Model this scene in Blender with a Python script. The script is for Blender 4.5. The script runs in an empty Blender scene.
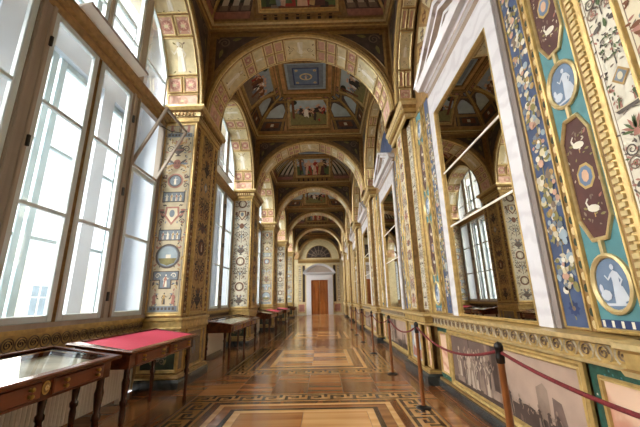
import bpy, math, random
from mathutils import Vector, Matrix
PI = math.pi
# ------------------------------------------------------------------ camera, world, exposure
scene = bpy.context.scene
col = scene.collection
cam_d = bpy.data.cameras.new('camera'); cam = bpy.data.objects.new('camera', cam_d); col.objects.link(cam)
cam_d.sensor_width = 36.0; cam_d.lens = 36.0 * 322.16 / 640.0
cam_d.clip_start = 0.02; cam_d.clip_end = 300
YAW, PITCH, ROLL = -0.0069, 0.2612, 0.0212
def cam_matrix():
    def unrot(x, y, z):                       # camera axes (right, forward, up) to the room's axes
        cr, sr = math.cos(ROLL), math.sin(ROLL); x, z = cr*x + sr*z, -sr*x + cr*z
        cp, sp = math.cos(PITCH), math.sin(PITCH); y, z = cp*y - sp*z, sp*y + cp*z
        cy, sy = math.cos(YAW), math.sin(YAW); return Vector((cy*x + sy*y, -sy*x + cy*y, z))
    r, f, u = unrot(1, 0, 0), unrot(0, 1, 0), unrot(0, 0, 1)
    m = Matrix((r, u, -f)).transposed().to_4x4(); m.translation = Vector((0.41, 0, 1.3)); return m
cam.matrix_world = cam_matrix()
scene.camera = cam

world = bpy.data.worlds.new('sky'); scene.world = world; world.use_nodes = True
bg = world.node_tree.nodes['Background']
bg.inputs[0].default_value = (0.93, 0.97, 1.0, 1); bg.inputs[1].default_value = 1.1
scene.view_settings.view_transform = 'Standard'; scene.view_settings.look = 'None'
scene.view_settings.gamma = 1.0; scene.view_settings.use_curve_mapping = False
scene.view_settings.exposure = 0.95
sun_d = bpy.data.lights.new('veiled_sun', 'SUN'); sun_d.energy = 30.0; sun_d.angle = math.radians(110); sun_d.color = (1.0, .95, .87)
sun = bpy.data.objects.new('veiled_sun', sun_d); col.objects.link(sun)
sun.rotation_euler = Vector((-math.cos(math.radians(24)), -.12, math.sin(math.radians(24)))).to_track_quat('Z', 'Y').to_euler()
try:
    scene.cycles.max_bounces = 10; scene.cycles.diffuse_bounces = 7; scene.cycles.glossy_bounces = 5
    scene.cycles.transparent_max_bounces = 14; scene.cycles.sample_clamp_indirect = 12
except Exception: pass

# ------------------------------------------------------------------ dimensions
HW = 1.94                     # half width between the pier fronts
BAY = 4.88; P0 = 1.24         # pier spacing, first pier centre seen on the right
PIERS = [P0 + BAY*n for n in range(-1, 6)]
BAYS = [3.68 + BAY*n for n in range(-1, 6)]
YEND = 30.2; YBACK = -3.64
XW = -2.58                    # window plane
XM = 2.24                     # mirror wall plane
ZS = 4.96                     # springing of all arches
ZV = 7.05                     # springing of the vaults
# ------------------------------------------------------------------ materials
def lin(h):
    h = h.lstrip('#'); c = [int(h[i:i+2], 16)/255 for i in (0, 2, 4)]
    return tuple((x/12.92 if x <= .04045 else ((x+.055)/1.055)**2.4) for x in c) + (1,)
MATS = {}
def mat(name, hexc, rough=.55, metal=0., var=.12, scale=9., bump=0., kind=None, hex2=None, spec=.5):
    m = bpy.data.materials.new(name); m.use_nodes = True; MATS[name] = m
    nt = m.node_tree; N = nt.nodes; L = nt.links; b = N['Principled BSDF']
    b.inputs['Roughness'].default_value = rough; b.inputs['Metallic'].default_value = metal
    b.inputs['Specular IOR Level'].default_value = spec
    c = lin(hexc); tc = N.new('ShaderNodeTexCoord')
    c2 = lin(hex2) if hex2 else tuple(x*(1-var*2.2) for x in c[:3]) + (1,)
    mp = N.new('ShaderNodeMapping'); L.new(tc.outputs['Object'], mp.inputs[0])
    nz = N.new('ShaderNodeTexNoise'); nz.inputs['Scale'].default_value = scale; nz.inputs['Detail'].default_value = 5
    L.new(mp.outputs[0], nz.inputs['Vector']); fac = nz.outputs['Fac']
    if kind == 'wood': mp.inputs['Scale'].default_value = (1, .08, 1)
    if kind == 'woodx': mp.inputs['Scale'].default_value = (.08, 1, 1)
    if kind == 'woodz': mp.inputs['Scale'].default_value = (1, 1, .08)
    if kind == 'woodd': mp.inputs['Rotation'].default_value = (0, 0, .75); mp.inputs['Scale'].default_value = (.07, 1, 1)
    if kind == 'woode': mp.inputs['Rotation'].default_value = (0, 0, -.75); mp.inputs['Scale'].default_value = (.07, 1, 1)
    if kind == 'marble':
        wv = N.new('ShaderNodeTexWave'); wv.inputs['Scale'].default_value = scale*.35; wv.inputs['Distortion'].default_value = 9
        wv.inputs['Detail'].default_value = 4; L.new(mp.outputs[0], wv.inputs['Vector'])
        mp.inputs['Rotation'].default_value = (.5, .6, .3); fac = wv.outputs['Fac']
    rp = N.new('ShaderNodeValToRGB'); rp.color_ramp.elements[0].position = .32; rp.color_ramp.elements[1].position = .68
    if kind == 'marble': rp.color_ramp.elements[0].position = .0; rp.color_ramp.elements[1].position = .55
    rp.color_ramp.elements[0].color = c2; rp.color_ramp.elements[1].color = c
    L.new(fac, rp.inputs[0]); L.new(rp.outputs[0], b.inputs['Base Color'])
    if bump:
        bp = N.new('ShaderNodeBump'); bp.inputs['Strength'].default_value = bump; bp.inputs['Distance'].default_value = .01
        L.new(nz.outputs['Fac'], bp.inputs['Height']); L.new(bp.outputs[0], b.inputs['Normal'])
    return m
mat('gold', '#cdaf70', .38, .35, .16, 14, .12); mat('gold_dark', '#a5834e', .42, .3, .2, 14, .12)
mat('gold_brown', '#a5814f', .48, .2, .2, 12, .1); mat('gold_light', '#e2cd98', .35, .35, .12, 16)
mat('brown_mould', '#a98558', .5, .1, .2, 10); mat('vault_brown', '#d6a468', .55, .05, .2, 5); mat('vault_dark', '#5d5048', .6, 0, .25, 7)
mat('cream', '#d9cfb4', .6, 0, .07, 6); mat('beige', '#d9cda6', .6, 0, .1, 8); mat('pale', '#ddd8c8', .6, 0, .05, 6)
mat('warm_grey', '#c9bfa9', .6, 0, .1, 6); mat('plaster', '#e4dcc8', .7, 0, .06, 3)
mat('coral', '#cba08b', .6, 0, .14, 12); mat('pink', '#dcb3a2', .6, 0, .12, 10); mat('rose', '#b07a6c', .6, 0, .15, 12)
mat('maroon', '#56302c', .5, 0, .14, 10); mat('red', '#a8332b', .6, 0, .15, 12); mat('brown', '#7a4a2c', .6, 0, .15, 12)
mat('dark', '#2e221c', .55, 0, .2, 12); mat('charcoal', '#5d544e', .6, 0, .15, 12); mat('taupe', '#877565', .6, 0, .14, 12)
mat('slate', '#7b8793', .6, 0, .12, 10); mat('blue', '#47597f', .55, 0, .16, 5); mat('blue_deep', '#2f4272', .55, 0, .18, 7)
mat('blue_grey', '#9fb0bc', .6, 0, .1, 8); mat('wedgwood', '#6d83a0', .55, 0, .1, 10); mat('sky_paint', '#b9cbd0', .6, 0, .12, 4)
mat('teal', '#548b93', .55, 0, .1, 8); mat('green', '#55693f', .6, 0, .18, 12); mat('green_dark', '#2c3b2b', .6, 0, .2, 12)
mat('green_mosaic', '#2f5f54', .4, 0, .25, 30); mat('ochre', '#bd9a62', .6, 0, .15, 12); mat('olive', '#8b8450', .6, 0, .15, 12)
mat('reveal_stone', '#d0cbb9', .6, 0, .08, 6); mat('reveal_cream', '#c9bd9f', .6, 0, .1, 6); mat('cameo', '#c6cfdc', .55, 0, .06, 10); mat('sash_blue', '#b9ced6', .4, 0, .05, 4); mat('flesh', '#d9b294', .6, 0, .1, 12); mat('white_paint', '#f0ece2', .6, 0, .05, 8)
mat('gris_bg', '#76625a', .5, 0, .16, 4); mat('gris_dark', '#4d3d37', .5, 0, .18, 6); mat('gris_mid', '#9a8577', .5, 0, .14, 8); mat('gris_light', '#c4b3a1', .5, 0, .1, 10)
mat('gris_sky', '#b49c8d', .5, 0, .12, 3)
mat('marble_white', '#dcdce2', .3, 0, .1, 7, 0, 'marble', '#cfced5'); mat('marble_grey', '#b3a79f', .35, 0, .1, 7, 0, 'marble', '#8c7d74')
mat('marble_salmon', '#e0c0a8', .35, 0, .1, 6, 0, 'marble', '#c58f78'); mat('marble_black', '#3d4140', .25, 0, .2, 6, 0, 'marble', '#24282a')
mat('stone_taupe', '#a08c7c', .45, 0, .1, 9); mat('jamb_wood', '#8f8580', .45, 0, .15, 6, 0, 'woodz')
mat('sash_white', '#d0dce1', .4, 0, .05, 4); mat('post_paint', '#aa9d90', .45, 0, .14, 6, 0, 'woodz'); mat('reveal_white', '#c9d3e0', .6, 0, .03, 3)
mat('mahogany', '#6e3a20', .25, 0, .22, 10, 0, 'wood', '#3f1c10'); mat('mahogany_dark', '#4a2415', .25, 0, .22, 10, 0, 'woodz', '#2a120b')
mat('drawer_wood', '#84482a', .28, 0, .2, 9, 0, 'wood', '#5e2d17'); mat('brass', '#d8b464', .3, .7, .1, 12); mat('felt_red', '#b02a47', .85, 0, .06, 40)
mat('display_paper', '#b7b39f', .7, 0, .2, 5); mat('radiator', '#ece5d6', .45, 0, .05, 4); mat('post_wood', '#8a5228', .3, 0, .15, 9, 0, 'woodz'); mat('iron', '#1f1b1a', .4, .3, .1, 10)
mat('rope', '#7c1f26', .7, 0, .2, 60, .4); mat('door_wood', '#bd7538', .35, 0, .2, 8, 0, 'woodz', '#7d4319')
mat('oak_light', '#dfb27c', .15, 0, .1, 7, 0, 'woodd', '#b9814a'); mat('oak_mid', '#b98552', .15, 0, .1, 7, 0, 'woode', '#8e5a30')
mat('oak_brown', '#a47248', .15, 0, .1, 7, 0, 'woodx', '#744626'); mat('walnut', '#8a5b37', .15, 0, .1, 8, 0, 'wood', '#5b3419')
mat('maple', '#e2b883', .15, 0, .08, 8, 0, 'woodx', '#c4945c'); mat('border_oak', '#c9a06c', .15, 0, .1, 7, 0, 'wood', '#a67a48'); mat('ebony', '#4a3424', .16, 0, .2, 9); mat('parquet_base', '#5f3d22', .3, 0, .2, 8)
mat('facade', '#f0e6d2', .8, 0, .05, 1); mat('facade_trim', '#fbf6ea', .8, 0, .03, 1); mat('facade_glass', '#8fa0ab', .2, 0, .1, 2); mat('street', '#b8b4ab', .8, 0, .1, 2)
def special():
    m = bpy.data.materials.new('mirror'); m.use_nodes = True; MATS['mirror'] = m
    nt = m.node_tree; b = nt.nodes['Principled BSDF']; b.inputs['Metallic'].default_value = 1
    b.inputs['Roughness'].default_value = .015; nz = nt.nodes.new('ShaderNodeTexNoise'); nz.inputs['Scale'].default_value = 2
    rp = nt.nodes.new('ShaderNodeValToRGB'); rp.color_ramp.elements[0].color = (.58, .54, .47, 1); rp.color_ramp.elements[1].color = (.68, .64, .57, 1)
    nt.links.new(nz.outputs[0], rp.inputs[0]); nt.links.new(rp.outputs[0], b.inputs['Base Color'])
    for nm, base, f0 in (('pane_glass', .02, .25), ('case_glass', .06, .5)):
        m = bpy.data.materials.new(nm); m.use_nodes = True; MATS[nm] = m
        nt = m.node_tree; N = nt.nodes; L = nt.links; N.remove(N['Principled BSDF'])
        tr = N.new('ShaderNodeBsdfTransparent'); gl = N.new('ShaderNodeBsdfGlossy'); gl.inputs['Roughness'].default_value = .02
        tr.inputs[0].default_value = (.97, .98, .98, 1)
        lw = N.new('ShaderNodeLayerWeight'); lw.inputs[0].default_value = .25
        mr = N.new('ShaderNodeMapRange'); mr.inputs[3].default_value = base; mr.inputs[4].default_value = f0
        mx = N.new('ShaderNodeMixShader'); L.new(lw.outputs['Fresnel'], mr.inputs[0]); L.new(mr.outputs[0], mx.inputs[0])
        L.new(tr.outputs[0], mx.inputs[1]); L.new(gl.outputs[0], mx.inputs[2]); L.new(mx.outputs[0], N['Material Output'].inputs[0])
special()
# ------------------------------------------------------------------ mesh building
class MB:
    def __init__(s): s.V = []; s.F = []; s.M = []; s.mats = []
    def mi(s, m):
        if m not in s.mats: s.mats.append(m)
        return s.mats.index(m)
    def poly(s, pts, m):
        n = len(s.V); s.V += [tuple(p) for p in pts]; s.F.append(tuple(range(n, n+len(pts)))); s.M.append(s.mi(m))
    def grid(s, rows, m, closed=False):
        n = len(s.V); k = len(rows[0]); i = s.mi(m)
        for r in rows: s.V += [tuple(p) for p in r]
        for a in range(len(rows)-1):
            for b in range(k if closed else k-1):
                c = (b+1) % k; s.F.append((n+a*k+b, n+a*k+c, n+(a+1)*k+c, n+(a+1)*k+b)); s.M.append(i)
    def box(s, x0, y0, z0, x1, y1, z1, m):
        n = len(s.V); i = s.mi(m)
        s.V += [(x0,y0,z0),(x1,y0,z0),(x1,y1,z0),(x0,y1,z0),(x0,y0,z1),(x1,y0,z1),(x1,y1,z1),(x0,y1,z1)]
        for f in ((0,3,2,1),(4,5,6,7),(0,1,5,4),(1,2,6,5),(2,3,7,6),(3,0,4,7)): s.F.append(tuple(n+q for q in f)); s.M.append(i)
    def bevel_box(s, x0, y0, z0, x1, y1, z1, b, m, axis='z'):
        # box whose upper edges (towards +axis) are chamfered
        def T(p): return p if axis == 'z' else ((p[2], p[0], p[1]) if axis == 'x' else (p[1], p[2], p[0]))
        R = [[(x0,y0,z0),(x1,y0,z0),(x1,y1,z0),(x0,y1,z0)], [(x0,y0,z1-b),(x1,y0,z1-b),(x1,y1,z1-b),(x0,y1,z1-b)],
             [(x0+b,y0+b,z1),(x1-b,y0+b,z1),(x1-b,y1-b,z1),(x0+b,y1-b,z1)]]
        s.grid([[T(p) for p in r] for r in R], m, True); s.poly([T(p) for p in R[2]], m)
    def lathe(s, prof, cx, cy, m, n=12, z0=0.):
        s.grid([[(cx+r*math.cos(2*PI*k/n), cy+r*math.sin(2*PI*k/n), z0+z) for k in range(n)] for r, z in prof], m, True)
    def mould(s, path, prof, m, closed=False):
        # sweep profile (out, z) along an XY path with mitred corners; out is to the right of the direction of travel
        P = [Vector(p) for p in path]; k = len(P); rows = []
        for i in range(k):
            d0 = (P[i]-P[i-1]).normalized() if (i > 0 or closed) else None
            d1 = (P[(i+1) % k]-P[i]).normalized() if (i < k-1 or closed) else None
            d0 = d0 or d1; d1 = d1 or d0
            n0, n1 = Vector((d0.y, -d0.x)), Vector((d1.y, -d1.x)); nn = n0+n1; nn = nn/max(.2, nn.dot(n0))
            rows.append([(P[i].x+nn.x*o, P[i].y+nn.y*o, z) for o, z in prof])
        if closed: rows.append(rows[0])
        mm = m if isinstance(m, (list, tuple)) else [m]*(len(prof)-1)
        for j in range(len(prof)-1): s.grid([[r[j], r[j+1]] for r in rows], mm[j])
    def tube(s, pts, r, m, n=8):
        rows = []; P = [Vector(p) for p in pts]
        for i, p in enumerate(P):
            d = (P[min(i+1, len(P)-1)]-P[max(i-1, 0)]).normalized(); a = d.cross(Vector((0, 0, 1)))
            if a.length < .01: a = Vector((1, 0, 0))
            a.normalize(); b = d.cross(a); rr = r[i] if isinstance(r, (list, tuple)) else r
            rows.append([p+(a*math.cos(2*PI*k/n)+b*math.sin(2*PI*k/n))*rr for k in range(n)])
        s.grid(rows, m, True); s.poly(rows[0], m); s.poly(rows[-1], m)
    def mesh(s, name, smooth=False):
        me = bpy.data.meshes.new(name); me.from_pydata(s.V, [], s.F)
        for m in s.mats: me.materials.append(MATS[m])
        me.polygons.foreach_set('material_index', s.M)
        if smooth: me.polygons.foreach_set('use_smooth', [True]*len(s.F))
        me.update(); return me
    def build(s, name, parent=None, loc=(0, 0, 0), rot=(0, 0, 0), smooth=False): return put(name, s.mesh(name, smooth), parent, loc, rot)
def put(name, me, parent=None, loc=(0, 0, 0), rot=(0, 0, 0)):
    o = bpy.data.objects.new(name, me); col.objects.link(o); o.parent = parent; o.location = loc; o.rotation_euler = rot; return o
def empty(name, parent=None, loc=(0, 0, 0), rot=(0, 0, 0)):
    o = put(name, None, parent, loc, rot); o.empty_display_size = .1; return o
def tag(o, label, cat=None, group=None, kind=None):
    if label: o['label'] = label
    if cat: o['category'] = cat
    if group: o['group'] = group
    if kind: o['kind'] = kind
    return o
def copy_tree(o, parent=None, loc=None, rot=None):
    c = o.copy(); col.objects.link(c); c.parent = parent
    if loc is not None: c.location = loc
    if rot is not None: c.rotation_euler = rot
    for ch in list(o.children): copy_tree(ch, c)
    return c
# ------------------------------------------------------------------ painted ornament: flat shapes in (u, v), laid on a surface by a mapping
class Paint:
    def __init__(s, seed=0): s.S = []; s.k = 0; s.rnd = random.Random(seed); s.sym = None; s.off = (0, 0)
    def poly(s, pts, m, lay=1):
        s.k += 1
        s.S.append((pts, m, .0016*lay + (s.k % 12)*.00006))
        if s.sym is not None: s.S.append(([(2*s.sym-u, v) for u, v in reversed(pts)], m, .0016*lay + (s.k % 12)*.00006))
    def rect(s, u0, v0, u1, v1, m, lay=1, nu=1, nv=1):
        keep = s.sym; s.sym = None
        for i in range(nu):
            for j in range(nv):
                a, b = u0+(u1-u0)*i/nu, u0+(u1-u0)*(i+1)/nu; c, d = v0+(v1-v0)*j/nv, v0+(v1-v0)*(j+1)/nv
                s.k = 0 if (nu*nv > 1) else s.k
                s.poly([(a, c), (b, c), (b, d), (a, d)], m, lay)
        s.sym = keep
    def ell(s, u, v, a, b, m, lay=1, n=14, rot=0.):
        c, q = math.cos(rot), math.sin(rot)
        s.poly([(u+a*math.cos(t)*c-b*math.sin(t)*q, v+a*math.cos(t)*q+b*math.sin(t)*c) for t in (2*PI*i/n for i in range(n))], m, lay)
    def ring(s, u, v, a, b, t, m, m2, lay=1, n=18): s.ell(u, v, a, b, m, lay, n); s.ell(u, v, a-t, b-t, m2, lay+1, n)
    def stroke(s, pts, w0, w1, m, lay=1):
        L, R = [], []; k = len(pts)
        for i, p in enumerate(pts):
            a = pts[max(i-1, 0)]; b = pts[min(i+1, k-1)]; dx, dy = b[0]-a[0], b[1]-a[1]; d = math.hypot(dx, dy) or 1
            w = (w0+(w1-w0)*i/(k-1))/2; L.append((p[0]-dy/d*w, p[1]+dx/d*w)); R.append((p[0]+dy/d*w, p[1]-dx/d*w))
        for i in range(k-1): s.poly([L[i], R[i], R[i+1], L[i+1]], m, lay)
    def leaf(s, u, v, ang, ln, w, m, lay=1):
        c, q = math.cos(ang), math.sin(ang); P = [(0, 0), (.3, .5), (.7, .38), (1, 0), (.7, -.38), (.3, -.5)]
        s.poly([(u+ln*a*c-w*b*q, v+ln*a*q+w*b*c) for a, b in P], m, lay)
    def scroll(s, u, v, r, turns, a0, d, w, m, lay=1):
        n = int(10*turns)+3
        s.stroke([(u+r*(1-.85*i/n)*math.cos(a0+d*2*PI*turns*i/n), v+r*(1-.85*i/n)*math.sin(a0+d*2*PI*turns*i/n)) for i in range(n+1)], w, w*.5, m, lay)
    def flower(s, u, v, r, n, m, m2, lay=1):
        for i in range(n): s.leaf(u, v, 2*PI*i/n, r, r*.6, m, lay)
        s.ell(u, v, r*.3, r*.3, m2, lay+1, 8)
    def figure(s, u, v, h, m, m2=None, flip=1, lay=1, skin=None):
        # a draped standing figure h tall, feet at (u, v)
        k = s.sym; s.sym = None; f = flip*h; skin = skin or m; m2 = m2 or m
        s.poly([(u-.13*f, v), (u+.15*f, v), (u+.13*f, v+.3*h), (u+.10*f, v+.55*h), (u-.09*f, v+.56*h), (u-.15*f, v+.3*h)], m, lay)
        s.poly([(u-.09*f, v+.5*h), (u+.1*f, v+.5*h), (u+.12*f, v+.76*h), (u+.03*f, v+.84*h), (u-.1*f, v+.77*h)], m2, lay)
        s.poly([(u-.13*f, v+.02*h), (u-.04*f, v), (u+.02*f, v+.5*h), (u-.08*f, v+.52*h)], m2, lay+1)
        s.ell(u+.03*f, v+.92*h, .062*h, .078*h, skin, lay+1, 8)
        s.stroke([(u+.09*f, v+.74*h), (u+.22*f, v+.6*h), (u+.3*f, v+.72*h)], .07*h, .04*h, skin, lay+1)
        s.stroke([(u-.08*f, v+.74*h), (u-.18*f, v+.58*h), (u-.1*f, v+.46*h)], .07*h, .04*h, skin, lay+1)
        s.sym = k
    def urn(s, u, v, w, h, m, m2, lay=1):
        prof = [(.22, 0), (.22, .06), (.08, .12), (.12, .2), (.42, .42), (.5, .62), (.4, .74), (.2, .8), (.34, .92), (.34, 1)]
        s.poly([(u+a*w, v+b*h) for a, b in prof] + [(u-a*w, v+b*h) for a, b in reversed(prof)], m, lay)
        s.rect(u-.4*w, v+.52*h, u+.4*w, v+.58*h, m2, lay+1)
    def tree_sprigs(s, u, v, w, h, m, n, lay=1):
        for i in range(n):
            a = s.rnd.uniform(0, 2*PI); r = math.sqrt(s.rnd.random()); s.leaf(u+r*w*math.cos(a), v+r*h*math.sin(a), s.rnd.uniform(0, 2*PI), w*.3, w*.11, m, lay)
    def onto(s, mb, fn):
        for pts, m, w in s.S: mb.poly([fn(u+s.off[0], v+s.off[1], w) for u, v in pts], m)
def plane(o, U, V, N):
    o, U, V, N = Vector(o), Vector(U), Vector(V), Vector(N)
    return lambda u, v, w: o+U*u+V*v+N*w
def frame_rect(mb, fn, u0, v0, u1, v1, t, d, m, d0=0.):
    # a raised, rounded picture moulding around a rectangle (inside edge at t)
    prof = [(0, d0), (0, d0+d*.6), (t*.25, d0+d), (t*.55, d0+d*.75), (t*.8, d0+d*.85), (t, d0+d*.3), (t, d0)]
    rows = [[fn(u0+a, v0+a, w), fn(u1-a, v0+a, w), fn(u1-a, v1-a, w), fn(u0+a, v1-a, w)] for a, w in prof]
    mb.grid(rows, m, True)
def grotesque(P, w, h, pal, order, seed=0):
    # a symmetric chain of candelabra ornament filling 0..w, 0..h; pal = (dark, mid, accent, accent2, pale)
    D, Mi, A, B, Pa = pal; c = w/2; R = random.Random(seed); v = .02; i = 0
    while v < h-.12:
        kind = order[i % len(order)]; i += 1; x = w
        if kind == 'plinth':
            hh = .16*x; P.rect(.06*x, v, .94*x, v+hh, Mi)
            for k in range(7): P.rect(.1*x+k*.115*x, v+.04*x, .17*x+k*.115*x, v+.12*x, D, 2)
        elif kind == 'figures':
            hh = .42*x
            for k, (q, mm) in enumerate(((.2, A), (.5, D), (.8, A))): P.figure(q*x, v+.02*x, .36*x, mm, B if k == 1 else mm, 1 if k < 2 else -1)
        elif kind == 'banner':
            hh = .62*x; P.rect(.08*x, v+.3*x, .92*x, v+.6*x, D); P.rect(.3*x, v+.04*x, .7*x, v+.3*x, D)
            P.rect(.12*x, v+.33*x, .88*x, v+.57*x, Mi, 2); P.rect(.34*x, v+.08*x, .66*x, v+.33*x, Mi, 2)
            P.figure(c, v+.1*x, .4*x, Pa, A, 1, 3); P.sym = c
            P.scroll(.24*x, v+.45*x, .09*x, 1.2, 0, 1, .03*x, Pa, 3); P.leaf(.15*x, v+.28*x, -1.9, .16*x, .07*x, D); P.sym = None
        elif kind == 'roundel':
            hh = .86*x; P.ring(c, v+.43*x, .4*x, .4*x, .06*x, D, Mi, 1, 26); P.ell(c, v+.43*x, .31*x, .31*x, 'blue_grey', 3, 22)
            P.poly([(c-.3*x, v+.36*x), (c+.3*x, v+.36*x), (c+.22*x, v+.2*x), (c, v+.125*x), (c-.22*x, v+.2*x)], 'olive', 4)
            P.rect(c-.06*x, v+.36*x, c+.1*x, v+.48*x, Pa, 4); P.sym = c
            P.leaf(.08*x, v+.1*x, .8, .14*x, .06*x, A); P.leaf(.08*x, v+.76*x, -.8, .14*x, .06*x, A); P.sym = None
        elif kind == 'plaque':
            hh = .46*x; P.rect(.12*x, v+.05*x, .88*x, v+.42*x, D); P.rect(.15*x, v+.08*x, .85*x, v+.39*x, Mi, 2)
            for q in (.27, .43, .6, .74): P.figure(q*x, v+.09*x, .26*x, Pa, R.choice((A, Pa, B)), R.choice((1, -1)), 3)
        elif kind == 'medallion':
            hh = .66*x; P.ring(c, v+.33*x, .27*x, .27*x, .05*x, A, D, 1, 22); P.ell(c, v+.33*x, .18*x, .18*x, Mi, 3, 18); P.figure(c, v+.19*x, .27*x, Pa, Pa, 1, 4)
            P.sym = c; P.scroll(.13*x, v+.5*x, .09*x, 1.3, PI, 1, .035*x, D); P.scroll(.13*x, v+.15*x, .09*x, 1.3, PI, -1, .035*x, D)
            P.leaf(.06*x, v+.33*x, 0, .13*x, .06*x, B); P.sym = None
        elif kind == 'shield':
            hh = .8*x; P.poly([(c-.22*x, v+.72*x), (c+.22*x, v+.72*x), (c+.26*x, v+.4*x), (c, v+.08*x), (c-.26*x, v+.4*x)], A)
            P.poly([(c-.16*x, v+.66*x), (c+.16*x, v+.66*x), (c+.19*x, v+.42*x), (c, v+.17*x), (c-.19*x, v+.42*x)], 'cream', 2); P.ell(c, v+.48*x, .09*x, .13*x, 'slate', 3)
            P.sym = c
            for q in range(4): P.leaf(.24*x, v+.3*x+.1*q*x, 2.2+.3*q, .2*x, .08*x, (D, A)[q % 2])
            P.scroll(.14*x, v+.2*x, .1*x, 1.4, 0, 1, .03*x, D); P.sym = None
        elif kind == 'urn':
            hh = .74*x; P.urn(c, v+.03*x, .44*x, .44*x, D, A)
            P.sym = c
            for q in range(3): P.leaf(c, v+.46*x, .5+.45*q, .26*x-.02*q*x, .08*x, (B, A, Mi)[q])
            P.scroll(.22*x, v+.3*x, .13*x, 1.5, 0, 1, .04*x, D); P.leaf(.16*x, v+.16*x, 2.6, .12*x, .06*x, A); P.sym = None
        elif kind == 'scrolls':
            hh = .78*x; P.rect(c-.018*x, v, c+.018*x, v+hh, D); P.sym = c
            P.scroll(.27*x, v+.22*x, .19*x, 1.8, 0, 1, .045*x, Mi); P.scroll(.27*x, v+.56*x, .17*x, 1.8, 0, -1, .045*x, D)
            for q in range(4): P.leaf(.42*x, v+(.1+.18*q)*x, 2.6-.25*q, .16*x, .06*x, (A, D)[q % 2])
            P.flower(.27*x, v+.22*x, .07*x, 6, A, B, 2); P.sym = None; P.ell(c, v+.4*x, .06*x, .09*x, B, 2)
        elif kind == 'birds':
            hh = .4*x; P.sym = c; P.ell(.27*x, v+.17*x, .13*x, .07*x, D, 1, 10, .3); P.ell(.37*x, v+.27*x, .045*x, .045*x, D, 2, 8)
            P.leaf(.16*x, v+.16*x, PI-.2, .13*x, .07*x, A); P.stroke([(.27*x, v+.1*x), (.28*x, v+.03*x)], .02*x, .02*x, A); P.sym = None
            P.leaf(c, v+.04*x, PI/2, .3*x, .1*x, B)
        elif kind == 'lozenge':
            hh = .6*x; P.poly([(c, v+.04*x), (c+.24*x, v+.3*x), (c, v+.56*x), (c-.24*x, v+.3*x)], 'ochre')
            P.poly([(c, v+.11*x), (c+.17*x, v+.3*x), (c, v+.49*x), (c-.17*x, v+.3*x)], 'slate', 2); P.ell(c, v+.3*x, .07*x, .1*x, Pa, 3)
            P.sym = c; P.flower(.15*x, v+.12*x, .07*x, 5, A, B); P.flower(.15*x, v+.48*x, .07*x, 5, D, B); P.sym = None
        elif kind == 'bush':
            hh = 1.0*x; P.stroke([(c, v), (c, v+.9*x)], .03*x, .01*x, D); P.tree_sprigs(c, v+.56*x, .36*x, .38*x, D, 34); P.tree_sprigs(c, v+.56*x, .36*x, .38*x, 'green', 20, 2)
            for q in range(4): P.ell(R.uniform(.25, .75)*x, v+R.uniform(.3, .85)*x, .035*x, .035*x, A, 3, 8)
        elif kind == 'palm':
            hh = .56*x; P.sym = c
            for q in range(5): P.leaf(c, v+.12*x, .15+.34*q, .38*x, .08*x, ('green', A)[q % 2])
            P.sym = None; P.poly([(c-.1*x, v), (c+.1*x, v), (c+.05*x, v+.16*x), (c-.05*x, v+.16*x)], A, 2)
        elif kind == 'boat':
            hh = .62*x; P.poly([(.12*x, v+.2*x), (.88*x, v+.2*x), (.78*x, v+.08*x), (.22*x, v+.08*x)], D); P.rect(.14*x, v+.17*x, .86*x, v+.2*x, Pa, 2)
            P.figure(.3*x, v+.2*x, .34*x, A, B, 1); P.figure(.7*x, v+.2*x, .34*x, A, B, -1)
            P.sym = c; P.stroke([(.3*x, v+.02*x), (.5*x, v+.1*x)], .02*x, .02*x, D); P.sym = None
        else:   # mask
            hh = .5*x; P.ell(c, v+.26*x, .14*x, .18*x, A); P.ell(c-.05*x, v+.3*x, .03*x, .02*x, D, 2, 6); P.ell(c+.05*x, v+.3*x, .03*x, .02*x, D, 2, 6); P.rect(c-.05*x, v+.17*x, c+.05*x, v+.19*x, D, 2)
            P.sym = c
            for q in range(3): P.leaf(c-.1*x, v+.26*x, PI-.7+.6*q, .3*x, .09*x, (D, Mi, B)[q])
            P.sym = None
        v += hh + .03*x
def scene_paint(P, u0, v0, u1, v1, seed, kind='colour', lay=2, n=7):
    # a generic landscape with a crowd of draped figures
    R = random.Random(seed); W, H = u1-u0, v1-v0
    if kind == 'gris': sky, far, gr, cs = 'gris_sky', 'gris_mid', 'gris_dark', ('gris_light', 'gris_mid', 'gris_light', 'gris_bg')
    else: sky, far, gr, cs = R.choice(('sky_paint', 'pale', 'blue_grey')), R.choice(('olive', 'taupe', 'green')), 'brown', ('red', 'ochre', 'slate', 'dark', 'maroon', 'white_paint', 'dark', 'brown')
    P.rect(u0, v0, u1, v1, sky, lay, 4, 4)
    P.poly([(u0, v0), (u1, v0), (u1, v0+.42*H), (u0+.7*W, v0+.5*H), (u0+.45*W, v0+.38*H), (u0+.2*W, v0+.55*H), (u0, v0+.45*H)], far, lay+1)
    P.poly([(u0, v0), (u1, v0), (u1, v0+.14*H), (u0+.5*W, v0+.22*H), (u0, v0+.16*H)], gr, lay+2)
    x = R.uniform(.02, .1); P.rect(u0+x*W, v0+.14*H, u0+(x+.07)*W, v0+.95*H, gr, lay+2); P.ell(u0+(x+.05)*W, v0+.85*H, .1*W, .12*H, gr if kind == 'gris' else 'green_dark', lay+2)
    for i in range(n):
        h = H*R.uniform(.48, .7); u = u0+W*(.18+.76*(i+.5+R.uniform(-.25, .25))/n)
        P.figure(u, v0+R.uniform(.06, .2)*H, h, R.choice(cs), R.choice(cs), R.choice((1, -1)), lay+3+i % 3, 'gris_light' if kind == 'gris' else 'flesh')
PAL_L = [('charcoal', 'slate', 'rose', 'ochre', 'pale'), ('charcoal', 'warm_grey', 'brown', 'slate', 'pale'), ('taupe', 'blue_grey', 'rose', 'olive', 'pale')]
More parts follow.
